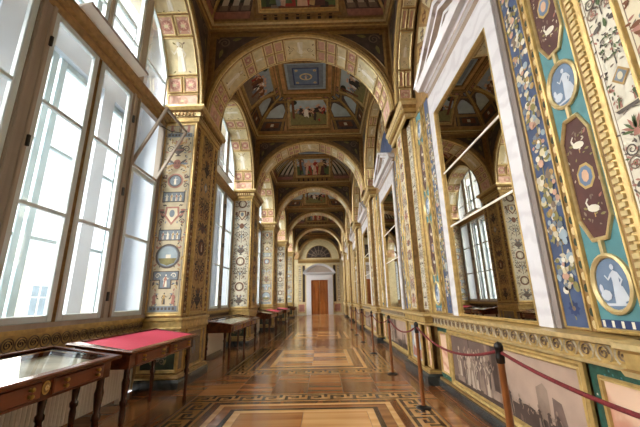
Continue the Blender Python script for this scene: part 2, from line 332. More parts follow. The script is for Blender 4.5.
# ------------------------------------------------------------------ floor
floor = MB(); floor.box(-2.6, YBACK, -.12, 2.3, YEND, -.004, 'parquet_base'); floor = floor.build('floor')
tag(floor, 'glossy inlaid parquet floor with meander borders running down the gallery', kind='structure')
FX0, FX1, MW = -1.43, 1.69, .36
def fbox(w, l, m, h=.0045):
    b = MB(); b.bevel_box(-w/2, -l/2, -.004, w/2, l/2, h-.004, .0015, m); return b.mesh('parquet')
def key_mesh():
    b = MB(); u = .312; w = .312; t = .045; a = MW/2*.82
    P = Paint()
    P.rect(-u/2, -a, u/2, -a+t, 'ebony', 0); P.rect(-u/2, a-t, u/2, a, 'ebony', 0)
    P.rect(-u/2+.02, -a+t, -u/2+.02+t, a*.45, 'ebony', 0); P.rect(-u/2+.02, a*.45-t, u*.18, a*.45, 'ebony', 0); P.rect(u*.18-t, -a*.35, u*.18, a*.45-t, 'ebony', 0)
    P.rect(-u*.16, -a*.35, u*.18-t, -a*.35+t, 'ebony', 0)
    P.rect(u*.3, -a*.1, u*.3+t, a-t, 'ebony', 0)
    P.onto(b, plane((0, 0, .0012), (1, 0, 0), (0, 1, 0), (0, 0, 1))); return b.mesh('inlay_key')
KEY = key_mesh()
strip_cache = {}
def fput(name, w, l, m, x, y, h=.0045):
    k = (round(w, 3), round(l, 3), m, h)
    if k not in strip_cache: strip_cache[k] = fbox(w, l, m, h)
    return put(name, strip_cache[k], floor, (x, y, 0))
for n, yp in enumerate(PIERS):
    y0 = yp+.27; y1 = yp+BAY-.97; xc = (FX0+FX1)/2
    if n == len(PIERS)-1: y1 = YEND-.2
    if y1 < -1: continue
    # blocks between the panels
    for r in range(2):
        cy = yp-.97+.31+r*.62; k = 6; s = (FX1-FX0+.04)/k
        for i in range(k): fput('parquet_block', s-.006, .614, ('walnut', 'oak_brown', 'oak_mid', 'oak_brown', 'walnut', 'oak_brown')[(i+3*r+n) % 6], FX0+s*(i+.5)-.02, cy)
    # long side boards against the walls
    for i in range(3):
        for sx, xa, xb in ((-1, -2.58, FX0-.02), (1, FX1+.02, 2.24)):
            w = (xb-xa)/3; fput('parquet_board', w-.006, BAY-.01, ('walnut', 'oak_brown', 'walnut')[(i+n) % 3], xa+w*(i+.5), yp+BAY/2-.97+.0)
    # meander band on a light ground, four sides
    W = FX1-FX0; Ln = y1-y0
    for yy in (y0+MW/2, y1-MW/2):
        fput('border_board', W, MW-.004, 'border_oak', xc, yy)
        for i in range(10): put('inlay_key', KEY, floor, (FX0+W*(i+.5)/10, yy, 0))
    for xx, rz in ((FX0+MW/2, PI/2), (FX1-MW/2, -PI/2)):
        fput('border_board', MW-.004, Ln-2*MW-.004, 'border_oak', xx, (y0+y1)/2)
        kk = int((Ln-2*MW)/.312)
        for i in range(kk): put('inlay_key', KEY, floor, (xx, y0+MW+(Ln-2*MW)*(i+.5)/kk, 0), (0, 0, rz))
    # nested border strips, then the field of large tiles with slanting grain
    a = MW; 
    for t, m in ((.1, 'walnut'), (.07, 'maple'), (.12, 'oak_brown'), (.06, 'ebony' if n % 2 else 'walnut'), (.09, 'maple')):
        for yy in (y0+a+t/2, y1-a-t/2): fput('border_strip', W-2*a, t-.003, m, xc, yy)
        for xx in (FX0+a+t/2, FX1-a-t/2): fput('border_strip', t-.003, Ln-2*a-2*t-.003, m, xx, (y0+y1)/2)
        a += t
    nx, ny = 2, 4; tw, tl = (W-2*a)/nx, (Ln-2*a)/ny
    for i in range(nx):
        for j in range(ny): fput('parquet_tile', tw-.005, tl-.005, 'oak_light' if (i+j+n) % 2 == 1 else 'oak_mid', FX0+a+tw*(i+.5), y0+a+tl*(j+.5))
# ------------------------------------------------------------------ arches (local: span along X, depth along Y, z from the springing)
def arch_panel_mesh(R, L, w, style, seed, up=0):
    b = MB(); R0 = random.Random(seed); ns = max(2, int(L/.09))
    def fn(u, v, d): t = PI/2-u/R; return ((R-d)*math.cos(t), v, (R-d)*math.sin(t))
    bgm = {'beige': 'beige', 'pink': 'coral', 'rose': 'pink'}[style]
    prof = [(0, 0), (0, .014), (.012, .024), (.024, .014), (.028, .006)]
    U0, U1, V0, V1 = -L/2, L/2, -w/2, w/2
    def loop(a, d):
        u0, u1, v0, v1 = U0+a, U1-a, V0+a, V1-a
        return [fn(u0+(u1-u0)*i/ns, v0, d) for i in range(ns)]+[fn(u1, v0, d)]+[fn(u1-(u1-u0)*i/ns, v1, d) for i in range(ns)]+[fn(u0, v1, d)]
    b.grid([loop(a, d) for a, d in prof], 'gold_light', True)
    P = Paint(seed); P.rect(U0+.028, V0+.028, U1-.028, V1-.028, bgm, 0, ns, 1)
    if min(L, w) > .2:
        if style == 'beige':
            P.sym = None; s = min(L, w); q = .36*s; F = Paint(seed)
            hf = min(.8*L, .95*w) if up else .7*w; F.figure(0, -hf/2, hf, 'pale', 'white_paint', 1, 2)
            P.S += [([((up*v, u) if up else (u, v)) for u, v in pts], m_, w_) for pts, m_, w_ in F.S]
            for sg in (-1, 1):
                P.scroll(sg*.3*L, 0, .12*s, 1.5, 0, sg, .022*s, 'taupe'); P.leaf(sg*.38*L, .2*w, sg, .12*s, .05*s, 'olive'); P.leaf(sg*.38*L, -.2*w, -sg, .12*s, .05*s, 'taupe')
        else:
            s = min(L, w); P.ell(0, 0, .33*s, .36*s, 'rose' if style == 'pink' else 'coral', 1, 14)
            for q in range(8): P.leaf(0, 0, q*PI/4+.2, .27*s, .12*s, 'pink' if q % 2 else 'coral', 2)
            P.ell(.02*s, .04*s, .1*s, .15*s, 'beige', 4, 9)
            if L > .45:
                for sg in (-1, 1): P.scroll(sg*.3*L, 0, .28*s, 1.6, 0, sg, .06*s, 'beige', 2)
            for sx in (-1, 1):
                for sy in (-1, 1): P.leaf(sx*(L/2-.05), sy*(w/2-.05), math.atan2(-sy, -sx), .1*s+.02, .05*s, 'cream')
    P.onto(b, lambda u, v, d: fn(u, v, .006+d)); return b.mesh('arch_panel')
pm_cache = {}
def pm(R, L, w, style, seed, up=0):
    k = (R, round(L, 2), round(w, 2), style, seed, up)
    if k not in pm_cache: pm_cache[k] = arch_panel_mesh(R, L, w, style, seed, up)
    return pm_cache[k]
def arch(name, parent, loc, rot, R, half, d0, d1, ztop, seq, body='gold_brown', face='brown_mould', nseg=40, spandrel='vault_dark', back=True, th=None):
    th = th or half
    b = MB(); A = [PI*i/nseg for i in range(nseg+1)]
    def pt(r, t, d): return (r*math.cos(t), d, r*math.sin(t))
    b.grid([[pt(R, t, d0), pt(R, t, d1)] for t in A], body)
    zt = ztop-ZS
    sides = [(d0, -1)]+([(d1, 1)] if back else [])
    for d, sg in sides:
        b.grid([[pt(R, t, d), (R*math.cos(t), d, zt)] for t in A], face)
        for sx in (-1, 1): b.poly([(sx*R, d, 0), (sx*half, d, 0), (sx*half, d, zt), (sx*R, d, zt)], face)
        # archivolt moulding
        pr = [(R, d), (R, d+sg*.03), (R+.04, d+sg*.05), (R+.07, d+sg*.03), (R+.1, d+sg*.045), (R+.13, d+sg*.02), (R+.13, d)]
        for j in range(len(pr)-1): b.grid([[pt(pr[j][0], t, pr[j][1]), pt(pr[j+1][0], t, pr[j+1][1])] for t in A], ('gold_light', 'gold', 'gold_brown', 'gold_dark', 'brown_mould', 'brown_mould')[j])
    b.poly([(-half, d0, zt), (half, d0, zt), (half, d1, zt), (-half, d1, zt)], face)
    o = b.build(name, parent, loc, rot)
    # spandrel panels: framed dark triangles with a curled leaf
    r2 = R+.2
    for d, sg in sides:
        for sx in (-1, 1):
            s = MB(); T = [(th-.1, zt-.12)]; k = 9
            t0 = math.asin(min(1, (.55)/r2)); t1 = math.asin(min(.999, (zt-.12)/r2)) if zt-.12 < r2 else PI/2-.02
            arcp = [(r2*math.cos(t0+(t1-t0)*i/k), r2*math.sin(t0+(t1-t0)*i/k)) for i in range(k+1)]
            arcp = [(min(x, th-.1), z) for x, z in arcp]
            pts = [(th-.1, arcp[0][1])]+arcp+[(th-.1, zt-.12)] if arcp[0][0] < th-.1 else arcp+[(th-.1, zt-.12)]
            cx = sum(p[0] for p in pts)/len(pts); cz = sum(p[1] for p in pts)/len(pts)
            f = lambda x, z, w: (sx*x, d+sg*w, z)
            s.grid([[f(*p, .003) for p in pts], [f(*p, .03) for p in pts], [f(p[0]+(cx-p[0])*.12, p[1]+(cz-p[1])*.12, .02) for p in pts]], 'gold_dark', True)
            s.poly([f(p[0]+(cx-p[0])*.12, p[1]+(cz-p[1])*.12, .012) for p in pts], spandrel)
            P = Paint(5); m2 = 'olive' if spandrel == 'vault_dark' else 'cream'
            P.scroll(th-.34, zt-.34, .13, 1.7, 0, 1, .035, 'taupe'); P.leaf(th-.3, zt-.5, -1.3, .24, .08, m2); P.leaf(th-.5, zt-.28, 2.9, .22, .08, m2); P.leaf(th-.22, zt-.24, .8, .12, .06, 'gold_dark')
            P.onto(s, lambda u, v, w: f(u, v, .014+w)); s.build('spandrel_panel', o)
    # coffers on the soffit
    dm = (d0+d1)/2; wd = d1-d0-.06; tot = sum(q[0] for q in seq); sc = PI*R/tot; u = 0
    for i, (L, kind) in enumerate(seq):
        L *= sc; c = u+L/2; u += L; t = c/R-PI/2
        if kind == 'B': put('soffit_panel', pm(R, L-.03, wd, 'beige', i % 3, 0 if abs(t) < .3 else (1 if t < 0 else -1)), o, (0, dm, 0), (0, t, 0))
        elif kind == 'W': put('soffit_panel', pm(R, L-.03, wd, 'rose', i % 2), o, (0, dm, 0), (0, t, 0))
        elif kind == 'P':
            for q in (-1, 1): put('soffit_panel', pm(R, L-.03, wd/2-.015, 'pink', i % 2), o, (0, dm+q*(wd/4+.008), 0), (0, t, 0))
    return o
half_t = [(.4, 'W'), (.26, 'P'), (.26, 'P'), (.72, 'B'), (.26, 'P'), (.3, 'B'), (.24, 'P'), (.24, 'P')]
SEQ_T = half_t+[(.78, 'B')]+half_t[::-1]
half_w = [(.3, 'W'), (.32, 'P'), (.66, 'B'), (.34, 'P'), (.42, 'B'), (.32, 'P')]
SEQ_W = half_w+[(.7, 'B')]+half_w[::-1]
ceil_b = MB(); ceil_b.box(-3.2, YBACK-.3, 8.25, 3.0, YEND+.3, 8.4, 'vault_dark')
ceiling = ceil_b.build('ceiling'); tag(ceiling, 'painted and gilded vaulted ceiling of square bays between round arches', kind='structure')
first = None
for yp in PIERS[1:]:
    if first is None: first = arch('transverse_arch', ceiling, (0, yp, ZS), (0, 0, 0), 1.86, 2.3, -.34, .34, ZV, SEQ_T, th=1.95)
    else: copy_tree(first, ceiling, (0, yp, ZS))
# ------------------------------------------------------------------ vaults
VA, VB, QF, RISE = 1.98, 2.08, .45, .95
def vz(q):
    if q <= QF: return RISE
    t = min(1, (q-QF)/(1-QF)); return RISE*(1-t**1.7)**(1/1.7)
def vface(k):
    def base(s, t):
        q = 1-t*(1-QF); a = q*s; b = q; z = vz(q)
        x, y = ((a*VA, b*VB), (b*VA, -a*VB), (-a*VA, -b*VB), (-b*VA, a*VB))[k]
        return Vector((x, y, z))
    def fn(s, t, w):
        p = base(s, t); e = .01; n = (base(s+e, t)-p).cross(base(s, min(t, .985)+e)-base(s, min(t, .985)))
        n.normalize()
        if n.z > 0: n = -n
        return p+n*w
    return fn
def vpatch(mb, fn, s0, t0, s1, t1, w, m, ns=4, nt=6):
    mb.grid([[fn(s0+(s1-s0)*i/ns, t0+(t1-t0)*j/nt, w) for i in range(ns+1)] for j in range(nt+1)], m)
def vframe(mb, fn, s0, t0, s1, t1, ts, tt, w, m, n=5):
    def loop(a, d):
        u0, u1, v0, v1 = s0+ts*a, s1-ts*a, t0+tt*a, t1-tt*a
        return [fn(u0+(u1-u0)*i/n, v0, d) for i in range(n)]+[fn(u1, v0+(v1-v0)*i/n, d) for i in range(n)]+[fn(u1-(u1-u0)*i/n, v1, d) for i in range(n)]+[fn(u0, v1-(v1-v0)*i/n, d) for i in range(n)]
    mb.grid([loop(a, d) for a, d in ((0, 0), (0, w), (.35, w*1.2), (.7, w*.8), (1, w*.9), (1, .004))], m, True)
def vault(style, loc):
    b = MB(); n = 12
    for k in range(4): vpatch(b, vface(k), -1, 0, 1, 1, 0, 'vault_brown' if style else 'brown_mould', 8, 14)
    o = b.build('vault', ceiling, loc, smooth=True)
    c = MB(); a, d = VA*QF, VB*QF; z = RISE
    c.poly([(-a, -d, z), (a, -d, z), (a, d, z), (-a, d, z)], 'vault_brown')
    fn = plane((0, 0, z-.002), (1, 0, 0), (0, -1, 0), (0, 0, -1))
    frame_rect(c, fn, -a, -d, a, d, .09, .06, 'gold_dark'); frame_rect(c, fn, -.68, -.68, .68, .68, .06, .05, 'gold_brown')
    P = Paint(1); P.rect(-.62, -.62, .62, .62, 'blue_grey'); P.rect(-.54, -.54, .54, .54, 'slate', 2); P.rect(-.4, -.4, .4, .4, 'blue_deep', 3); P.rect(-.36, -.36, .36, .36, 'wedgwood', 4)
    P.ell(0, 0, .2, .16, 'gold_light', 5, 20); P.ell(0, 0, .15, .11, 'slate', 6, 18); P.figure(0, -.1, .2, 'cream', 'flesh', 1, 7)
    for q in range(4): P.flower((-.28, .28, .28, -.28)[q], (-.28, -.28, .28, .28)[q], .06, 6, 'gold_light', 'gold_dark', 5)
    P.onto(c, fn); c.build('crown_coffer', o)
    for k in range(4):
        fn = vface(k); m = MB()
        sw = .36 if style else .44
        fa = (lambda u, t, w, fn=fn: fn(u/(1-t*(1-QF)), t, w))      # keeps the picture's sides parallel
        vframe(m, fa, -sw-.05, .05, sw+.05, .96, .03, .03, .03, 'gold_brown'); vframe(m, fa, -sw, .09, sw, .86 if style else .92, .035, .04, .045, 'gold')
        P = Paint(k+style*7)
        scene_paint(P, -sw+.03, .13, sw-.03, .83 if style else .88, k*3+style*11+(4 if style else 1), 'colour', 1, 8 if style else 5)
        if not style:
            P.rect(-sw+.03, .13, sw-.03, .36, 'brown', 4, 6, 2); P.rect(-.3, .13, -.22, .8, 'taupe', 5, 1, 4); P.rect(.24, .13, .33, .8, 'dark', 5, 1, 4)
            for q, (uu, mm) in enumerate(((-.12, 'red'), (.08, 'flesh'), (.2, 'maroon'), (-.26, 'green_dark'))): P.figure(uu, .15, .62, mm, ('flesh', 'red', 'ochre', 'slate')[q], (1, -1)[q % 2], 6+q % 3, 'flesh')
        P.onto(m, lambda u, v, w: fa(u, v, w*1.6))
        if not style:
            for q in range(14): vpatch(m, fa, -sw+.05+q*.06, .02, -sw+.085+q*.06, .075, .03, ('dark', 'gold_dark')[q % 2], 1, 1)
        m.build('vault_painting', o)
        for sg in (-1, 1):
            m = MB(); g = (lambda s, t, w, sg=sg: fn(sg*s, t, w)); lo = sw+.12
            if style:      # painted openings to a pale sky above shaded galleries
                vpatch(m, g, lo, .05, .98, .95, .004, 'vault_dark', 5, 6)
                arcp = [(lo+.08+(.84-lo)*i/8, .48+.2*math.sin(PI*i/8)) for i in range(9)]
                m.poly([g(lo+.08, .3, .009)]+[g(s, t, .009) for s, t in arcp]+[g(.92, .3, .009)], 'sky_paint')
                for s0 in (lo+.02, .93): vpatch(m, g, s0, .06, s0+.05, .94, .03, 'gold_dark', 1, 6)
                vpatch(m, g, lo, .22, .98, .28, .03, 'gold_brown', 4, 1)
                vpatch(m, g, lo+.12, .1, .86, .19, .02, 'brown', 3, 1); vpatch(m, g, lo+.22, .12, .76, .17, .03, 'cream', 3, 1)
                vpatch(m, g, lo, .74, .98, .8, .03, 'gold_dark', 4, 1)
                for q in range(3): vpatch(m, g, lo+.1+.14*q, .83, lo+.2+.14*q, .93, .02, ('rose', 'ochre', 'slate')[q], 1, 1)
            else:          # painted colonnade
                vpatch(m, g, lo, .05, .98, .95, .004, 'vault_dark', 5, 6)
                for q in range(4):
                    s0 = lo+.03+q*.13; vpatch(m, g, s0, .16, s0+.075, .78, .02, 'warm_grey', 1, 6); vpatch(m, g, s0-.012, .78, s0+.087, .84, .03, 'gold_dark', 1, 1); vpatch(m, g, s0-.012, .12, s0+.087, .17, .03, 'taupe', 1, 1)
                    vpatch(m, g, s0+.08, .2, s0+.12, .5, .012, 'green_dark', 1, 3)
                vpatch(m, g, lo, .86, .98, .93, .03, 'gold_dark', 4, 1); vpatch(m, g, lo, .05, .98, .11, .03, 'rose', 4, 1)
            m.build('corner_panel', o)
        m = MB()      # hip ribs
        rows = [[fn(.965, t, .002), fn(.975, t, .04), fn(1.0, t, .05)] for t in [i/10 for i in range(11)]]
        m.grid(rows, 'gold'); m.build('hip_rib', o)
    return o
v0 = vault(0, (0, BAYS[1], ZV)); v1 = vault(1, (0, BAYS[2], ZV))
copy_tree(v1, ceiling, (0, BAYS[0], ZV))
for i, y in enumerate(BAYS[3:]): copy_tree((v0, v1)[i % 2], ceiling, (0, y, ZV), (0, 0, PI if i > 1 else 0))
# cornice under each vault
cm = MB(); pth = [(-VA, -VB), (-VA, VB), (VA, VB), (VA, -VB)]
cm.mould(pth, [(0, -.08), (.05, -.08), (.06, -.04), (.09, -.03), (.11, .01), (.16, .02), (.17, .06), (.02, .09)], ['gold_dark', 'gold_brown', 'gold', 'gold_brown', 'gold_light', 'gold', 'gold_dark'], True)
cme = cm.mesh('vault_cornice')
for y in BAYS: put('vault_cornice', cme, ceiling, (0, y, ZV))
# ------------------------------------------------------------------ left wall: piers, arches
wl = MB(); wl.box(-3.15, YBACK, 0, XW-.06, YEND, 1.0, 'plaster'); wl.box(-3.15, YBACK, 6.86, XW-.1, YEND, 8.3, 'plaster')
wall_left = wl.build('wall_left'); tag(wall_left, 'window wall of painted piers and arches on the left', kind='structure')
ORD = [['plinth', 'figures', 'banner', 'roundel', 'plaque', 'shield', 'plaque', 'medallion', 'mask', 'urn'],
       ['urn', 'medallion', 'scrolls', 'medallion', 'urn', 'scrolls', 'mask', 'shield', 'medallion', 'urn'],
       ['plinth', 'roundel', 'banner', 'urn', 'scrolls', 'medallion', 'plaque', 'lozenge', 'birds', 'shield', 'mask']]
def strip_panel(w, z0, z1, bgm, pal, order, seed, fn, border=.045, bm='gold', depth=.025):
    # an upright painted strip with a raised gilt border; fn maps (u 0..w, v, w)
    b = MB(); frame_rect(b, fn, 0, z0, w, z1, border, depth, bm)
    P = Paint(seed); P.rect(border, z0+border, w-border, z1-border, bgm, 0, 1, 4)
    P.rect(border+.015, z0+border+.015, w-border-.015, z1-border-.015, pal[1], 1); P.rect(border+.022, z0+border+.022, w-border-.022, z1-border-.022, bgm, 2, 1, 4)
    rr = random.Random(seed+9)
    for k in range(int((z1-z0)*34)):
        v = z0+border+.05+(z1-z0-2*border-.1)*rr.random(); u = rr.uniform(.08, .3)*w+border*.5
        for uu, an in ((u, k*.7), (w-u, PI-k*.7)): P.leaf(uu, v, an, .07*w+.012, .03*w+.004, (pal[0], pal[1], pal[2], pal[3])[k % 4], 3)
    Q = Paint(seed); grotesque(Q, w-2*border, z1-z0-2*border, pal, order, seed); Q.off = (border, z0+border)
    P.onto(b, lambda u, v, d: fn(u, v, .004+d)); Q.onto(b, lambda u, v, d: fn(u, v, .0105+d)); return b
def dark_panel(w, z0, z1, fn, seed, ground='green_dark'):
    b = MB(); frame_rect(b, fn, 0, z0, w, z1, .05, .03, 'gold'); P = Paint(seed); P.rect(.05, z0+.05, w-.05, z1-.05, ground, 0); c = w/2; zc = (z0+z1)/2
    P.sym = c
    for q in range(4): P.scroll(c-.1*w-.05*w*q, zc-.15+.1*q, .09*w, 1.4, q, 1, .02, 'taupe'); P.leaf(c-.15*w, zc-.2+.13*q, 2+.3*q, .1, .04, 'olive')
    P.sym = None; P.ell(c, zc, .1*w, .12, 'slate', 2); P.figure(c, zc-.1, .2, 'gris_mid', 'taupe', 1, 3); P.onto(b, lambda u, v, d: fn(u, v, .004+d)); return b
def left_pier(style, yp):
    e = MB()
    e.box(-3.15, -.6, 0, -HW-.02, .6, ZS-.3, 'gold_brown')
    e.box(-3.15, -.5, ZS-.3, -HW-.02, .5, ZS+.02, 'gold_brown'); e.box(-3.15, -.36, 0, -HW, .36, ZS-.3, 'gold_brown')
    pier = e.build('pier', wall_left, (0, yp, 0))
    b = MB(); pth = [(XW, .6), (-HW, .6), (-HW, -.6), (XW, -.6)][::-1]
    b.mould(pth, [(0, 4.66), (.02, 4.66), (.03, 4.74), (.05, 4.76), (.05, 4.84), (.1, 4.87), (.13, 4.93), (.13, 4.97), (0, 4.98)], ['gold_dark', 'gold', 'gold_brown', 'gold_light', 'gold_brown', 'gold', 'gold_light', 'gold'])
    k = 15
    for i in range(k):      # dentils
        y = -.58+1.16*i/(k-1); b.box(-HW+.05, y-.022, 4.77, -HW+.085, y+.022, 4.83, 'gold_dark')
    for i in range(8):
        x = XW+.06+.07*i
        for sg in (-1, 1): b.box(x-.018, sg*.65-.03, 4.77, x+.018, sg*.65+.03, 4.83, 'gold_dark')
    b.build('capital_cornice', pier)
    b = MB(); b.mould(pth, [(.06, 0), (.06, .1), (.04, .14), (.05, .16), (.03, .2), (0, .21)], ['marble_black', 'marble_black', 'gold', 'gold_dark', 'gold']); b.build('plinth', pier)
    b = MB(); b.mould(pth, [(0, .87), (.02, .87), (.03, .9), (.02, .91), (.02, 1.0), (.04, 1.02), (.04, 1.05), (0, 1.06)], 'gold'); b.build('dado_rail', pier)
    w = HW+XW
    for sg in (-1, 1):      # reveals facing along the gallery
        wd = -HW-XW
        fn = plane((XW if sg < 0 else -HW, sg*.6, 0), (1 if sg < 0 else -1, 0, 0), (0, 0, 1), (0, sg, 0))
        strip_panel(wd, 1.09, 4.64, 'reveal_stone' if style == 1 else 'reveal_cream', PAL_L[style], ORD[style], style+3, fn, .055).build('reveal_panel', pier)
        dark_panel(wd, .23, .86, fn, 2).build('dado_panel', pier)
    fn = plane((-HW, -.36, 0), (0, 1, 0), (0, 0, 1), (1, 0, 0))
    strip_panel(.72, 1.09, 4.64, 'ochre', ('dark', 'brown', 'maroon', 'charcoal', 'cream'), ['urn', 'scrolls', 'medallion', 'mask', 'scrolls', 'lozenge'], style, fn, .06).build('pilaster_panel', pier)
    dark_panel(.72, .23, .86, fn, 4, 'taupe').build('dado_panel', pier)
    for ya in (-.6, .36):
        fn = plane((-HW-.02, ya, 0), (0, 1, 0), (0, 0, 1), (1, 0, 0))
        strip_panel(.24, 1.09, 4.64, 'brown', ('dark', 'ochre', 'gold', 'maroon', 'cream'), ['lozenge', 'mask', 'urn'], 8, fn, .04).build('pilaster_strip', pier)
        b = MB(); frame_rect(b, fn, 0, .23, .24, .86, .04, .02, 'gold'); P = Paint(); P.rect(.04, .27, .2, .82, 'taupe'); P.onto(b, fn); b.build('dado_strip', pier)
    return pier
LP = [left_pier(i, PIERS[1+i]) for i in (0,)] + [left_pier(i, PIERS[1+i]) for i in (1, 2)]
# the near pier that stands in full view carries the roundel-and-banner painting
LP[0].location.y = PIERS[2]; LP[1].location.y = PIERS[3]; LP[2].location.y = PIERS[4]
for i, y in ((1, PIERS[1]), (1, PIERS[5]), (2, PIERS[6])): copy_tree(LP[i], wall_left, (0, y, 0))
a0 = None
for y in BAYS:
    if a0 is None: a0 = arch('window_arch', wall_left, (0, y, ZS), (0, 0, PI/2), 1.84, 2.44, -.0, .66, ZV+.05, SEQ_W, back=False, th=2.1)
    else: copy_tree(a0, wall_left, (0, y, ZS))
for o in [q for q in wall_left.children if q.name.startswith('window_arch')]: o.location.x = -HW
# scroll band under the windows
def scroll_mesh(r, m1='gold', m2='gold_dark'):
    b = MB()
    def band(f, turns, n, w, m):
        rows = []
        for i in range(n+1):
            a = 2*PI*turns*i/n; q = f(i/n)
            rows.append([(q*math.cos(a), q*math.sin(a), .001), ((q-w*.5)*math.cos(a), (q-w*.5)*math.sin(a), .012), ((q-w)*math.cos(a), (q-w)*math.sin(a), .001)])
        b.grid(rows, m)
    band(lambda t: r, 1, 18, r*.13, m2); band(lambda t: r*.74*(1-.8*t), 1.7, 18, r*.13, m1)
    return b.mesh('wave_scroll')
SCR = scroll_mesh(.064, 'taupe', 'warm_grey'); SCR2 = scroll_mesh(.068, 'charcoal', 'taupe')
b = MB(); ln = BAY-1.2
b.box(XW-.06, -ln/2, .84, XW+.02, ln/2, 1.06, 'gold'); b.box(XW-.06, -ln/2, 1.03, XW+.06, ln/2, 1.075, 'gold'); b.box(XW-.06, -ln/2, .82, XW+.05, ln/2, .855, 'gold')
BAND = b.mesh('sill_band')
for i, y in enumerate(BAYS):
    o = put('sill_band', BAND, wall_left, (0, y, 0))
    if i in (1, 2, 3):
        n = 26
        for k in range(n): put('wave_scroll', SCR2, o, (XW+.021, -ln/2+ln*(k+.5)/n, .942), (PI/2, 0, PI/2))
# ------------------------------------------------------------------ windows
def window(n, yc):
    w = empty('window_%d' % n, None, (XW, yc, 0)); tag(w, 'tall white casement window with arched fanlight, number %d from the camera along the left wall' % n, kind='structure')
    H0, H1 = 1.075, 4.56; half = 1.84
    def post(y, wd, name, d=.1, m='post_paint'):
        b = MB(); xf = .0 if name == 'mullion' else .03; b.box(-.06, y-wd/2, H0, xf, y+wd/2, H1, m)
        for q in (-1, 1): b.bevel_box(y+q*wd*.32-wd*.12, H0, xf, y+q*wd*.32+wd*.12, H1, xf+.02, .008, 'gold_brown' if name == 'mullion' else m, 'x')
        b.build(name, w)
    for y in (-.86, .86): post(y, .2, 'post')
    for y in (-1.8, 1.8): post(y, .1, 'jamb')
    post(0, .05, 'mullion', .08, 'brown_mould')
    b = MB(); b.box(-.08, -half, H0, .05, half, H0+.05, 'post_paint'); b.build('bottom_rail', w)
    b = MB(); p = [(-.06, H1-.02), (.03, H1-.02), (.06, H1+.04), (.06, H1+.08), (.1, H1+.1), (.13, H1+.17), (.13, H1+.21), (-.06, H1+.22)]
    for j in range(len(p)-1): b.grid([[(p[j][0], -half, p[j][1]), (p[j+1][0], -half, p[j+1][1])], [(p[j][0], half, p[j][1]), (p[j+1][0], half, p[j+1][1])]], ('post_paint', 'gold_brown', 'brown_mould', 'gold_dark', 'gold_brown', 'gold_dark', 'post_paint')[j])
    b.build('transom', w)
    def sash(y0, y1, z0, z1, bars, x=0., parent=w, name='sash', loc=(0, 0, 0), rot=(0, 0, 0), t=.075, sm='sash_white'):
        b = MB(); d = .05
        for (a0, c0, a1, c1) in ((y0, z0, y0+t, z1), (y1-t, z0, y1, z1), (y0+t, z0, y1-t, z0+t), (y0+t, z1-t, y1-t, z1)):
            b.bevel_box(a0, c0, x-d/2, a1, c1, x+d/2, .01, sm, 'x')
        o = b.build(name, parent, loc, rot); z = z0+t
        for q in bars:
            bb = MB(); bb.box(x-.02, y0+t, q-.02, x+.025, y1-t, q+.02, sm); bb.build('glazing_bar', o)
        zs = [z0+t]+list(bars)+[z1-t]
        for a, c in zip(zs, zs[1:]):
            g = MB(); g.poly([(x, y0+t, a), (x, y1-t, a), (x, y1-t, c), (x, y0+t, c)], 'pane_glass'); g.build('pane', o)
        return o
    for sg in (-1, 1):
        a, c = sorted((sg*.03, sg*.765)); sash(a, c, H0+.05, H1-.02, (2.3, 3.43))
        a, c = sorted((sg*.96, sg*1.75))
        if sg > 0 and n == 1:
            sash(a, c, H0+.05, 3.4, (2.3,)); sash(a, c, 0, 1.1, (), 0, w, 'vent_sash', (0, 0, 3.42), (0, math.radians(26), 0), .035, 'post_paint')
            b = MB(); b.tube([(.02, 1.7, 4.5), (.2, 1.72, 4.4), (.42, 1.72, 4.36)], .008, 'iron', 6); b.build('vent_stay', w)
        else: sash(a, c, H0+.05, H1-.02, (2.3, 3.43))
        b = MB()
        for z in (1.4, 2.9, 4.1): b.box(.045, sg*.79-.012, z-.06, .075, sg*.79+.012, z+.06, 'iron')
        b.build('hinges', w)
    # fanlight
    z0 = H1+.22; R = 1.84
    def top(y): return ZS+math.sqrt(max(.01, R*R-y*y))
    for (y0, y1) in ((-1.7, -.92), (-.76, -.03), (.03, .76), (.92, 1.7)):
        b = MB(); k = 6; t = .06; ys = [y0+(y1-y0)*i/k for i in range(k+1)]
        up = [(y, min(top(y)-.02, 6.78)) for y in ys]; lp = [(y0, z0)]+up+[(y1, z0)]
        cy = (y0+y1)/2; cz = sum(p[1] for p in lp)/len(lp)
        inn = [(y+(t if y < cy-.01 else (-t if y > cy+.01 else 0)), z+(t if z < z0+.01 else -t)) for y, z in lp]
        b.grid([[(-.03, *p) for p in lp], [(.03, *p) for p in lp], [(.03, *p) for p in inn], [(-.03, *p) for p in inn]], 'sash_white', True)
        o = b.build('fanlight_sash', w); g = MB(); g.poly([(0, *p) for p in inn], 'pane_glass'); g.build('pane', o)
        bb = MB(); zb = z0+.62; bb.box(-.02, y0+t, zb-.014, .02, y1-t, zb+.014, 'sash_white')
        if top((y0+y1)/2) > zb+.2: bb.build('glazing_bar', o)
    for y, wd in ((-.84, .16), (.84, .16), (0, .06)):
        b = MB(); b.box(-.05, y-wd/2, z0, .05, y+wd/2, top(y), 'post_paint'); b.build('fanlight_post', w)
    b = MB(); b.box(-.02, -.64, 0, .24, .64, .03, 'white_paint'); b.bevel_box(-.64, 0.0, .24, .64, .034, .255, .006, 'gris_mid', 'x'); b.build('sill_board', w, (.04, .02, z0-.03), (0, math.radians(-10), 0))
    # outer window in the depth of the wall and the white embrasure
    b = MB(); xo = -.56
    b.poly([(xo-.05, -half, 1.0), (-.06, -half, 1.0), (-.06, half, 1.0), (xo-.05, half, 1.0)], 'reveal_white')
    for sg in (-1, 1): b.box(xo-.05, sg*1.5 if sg > 0 else -1.84, 1.0, xo+.1, 1.84 if sg > 0 else -1.5, 6.9, 'reveal_white')
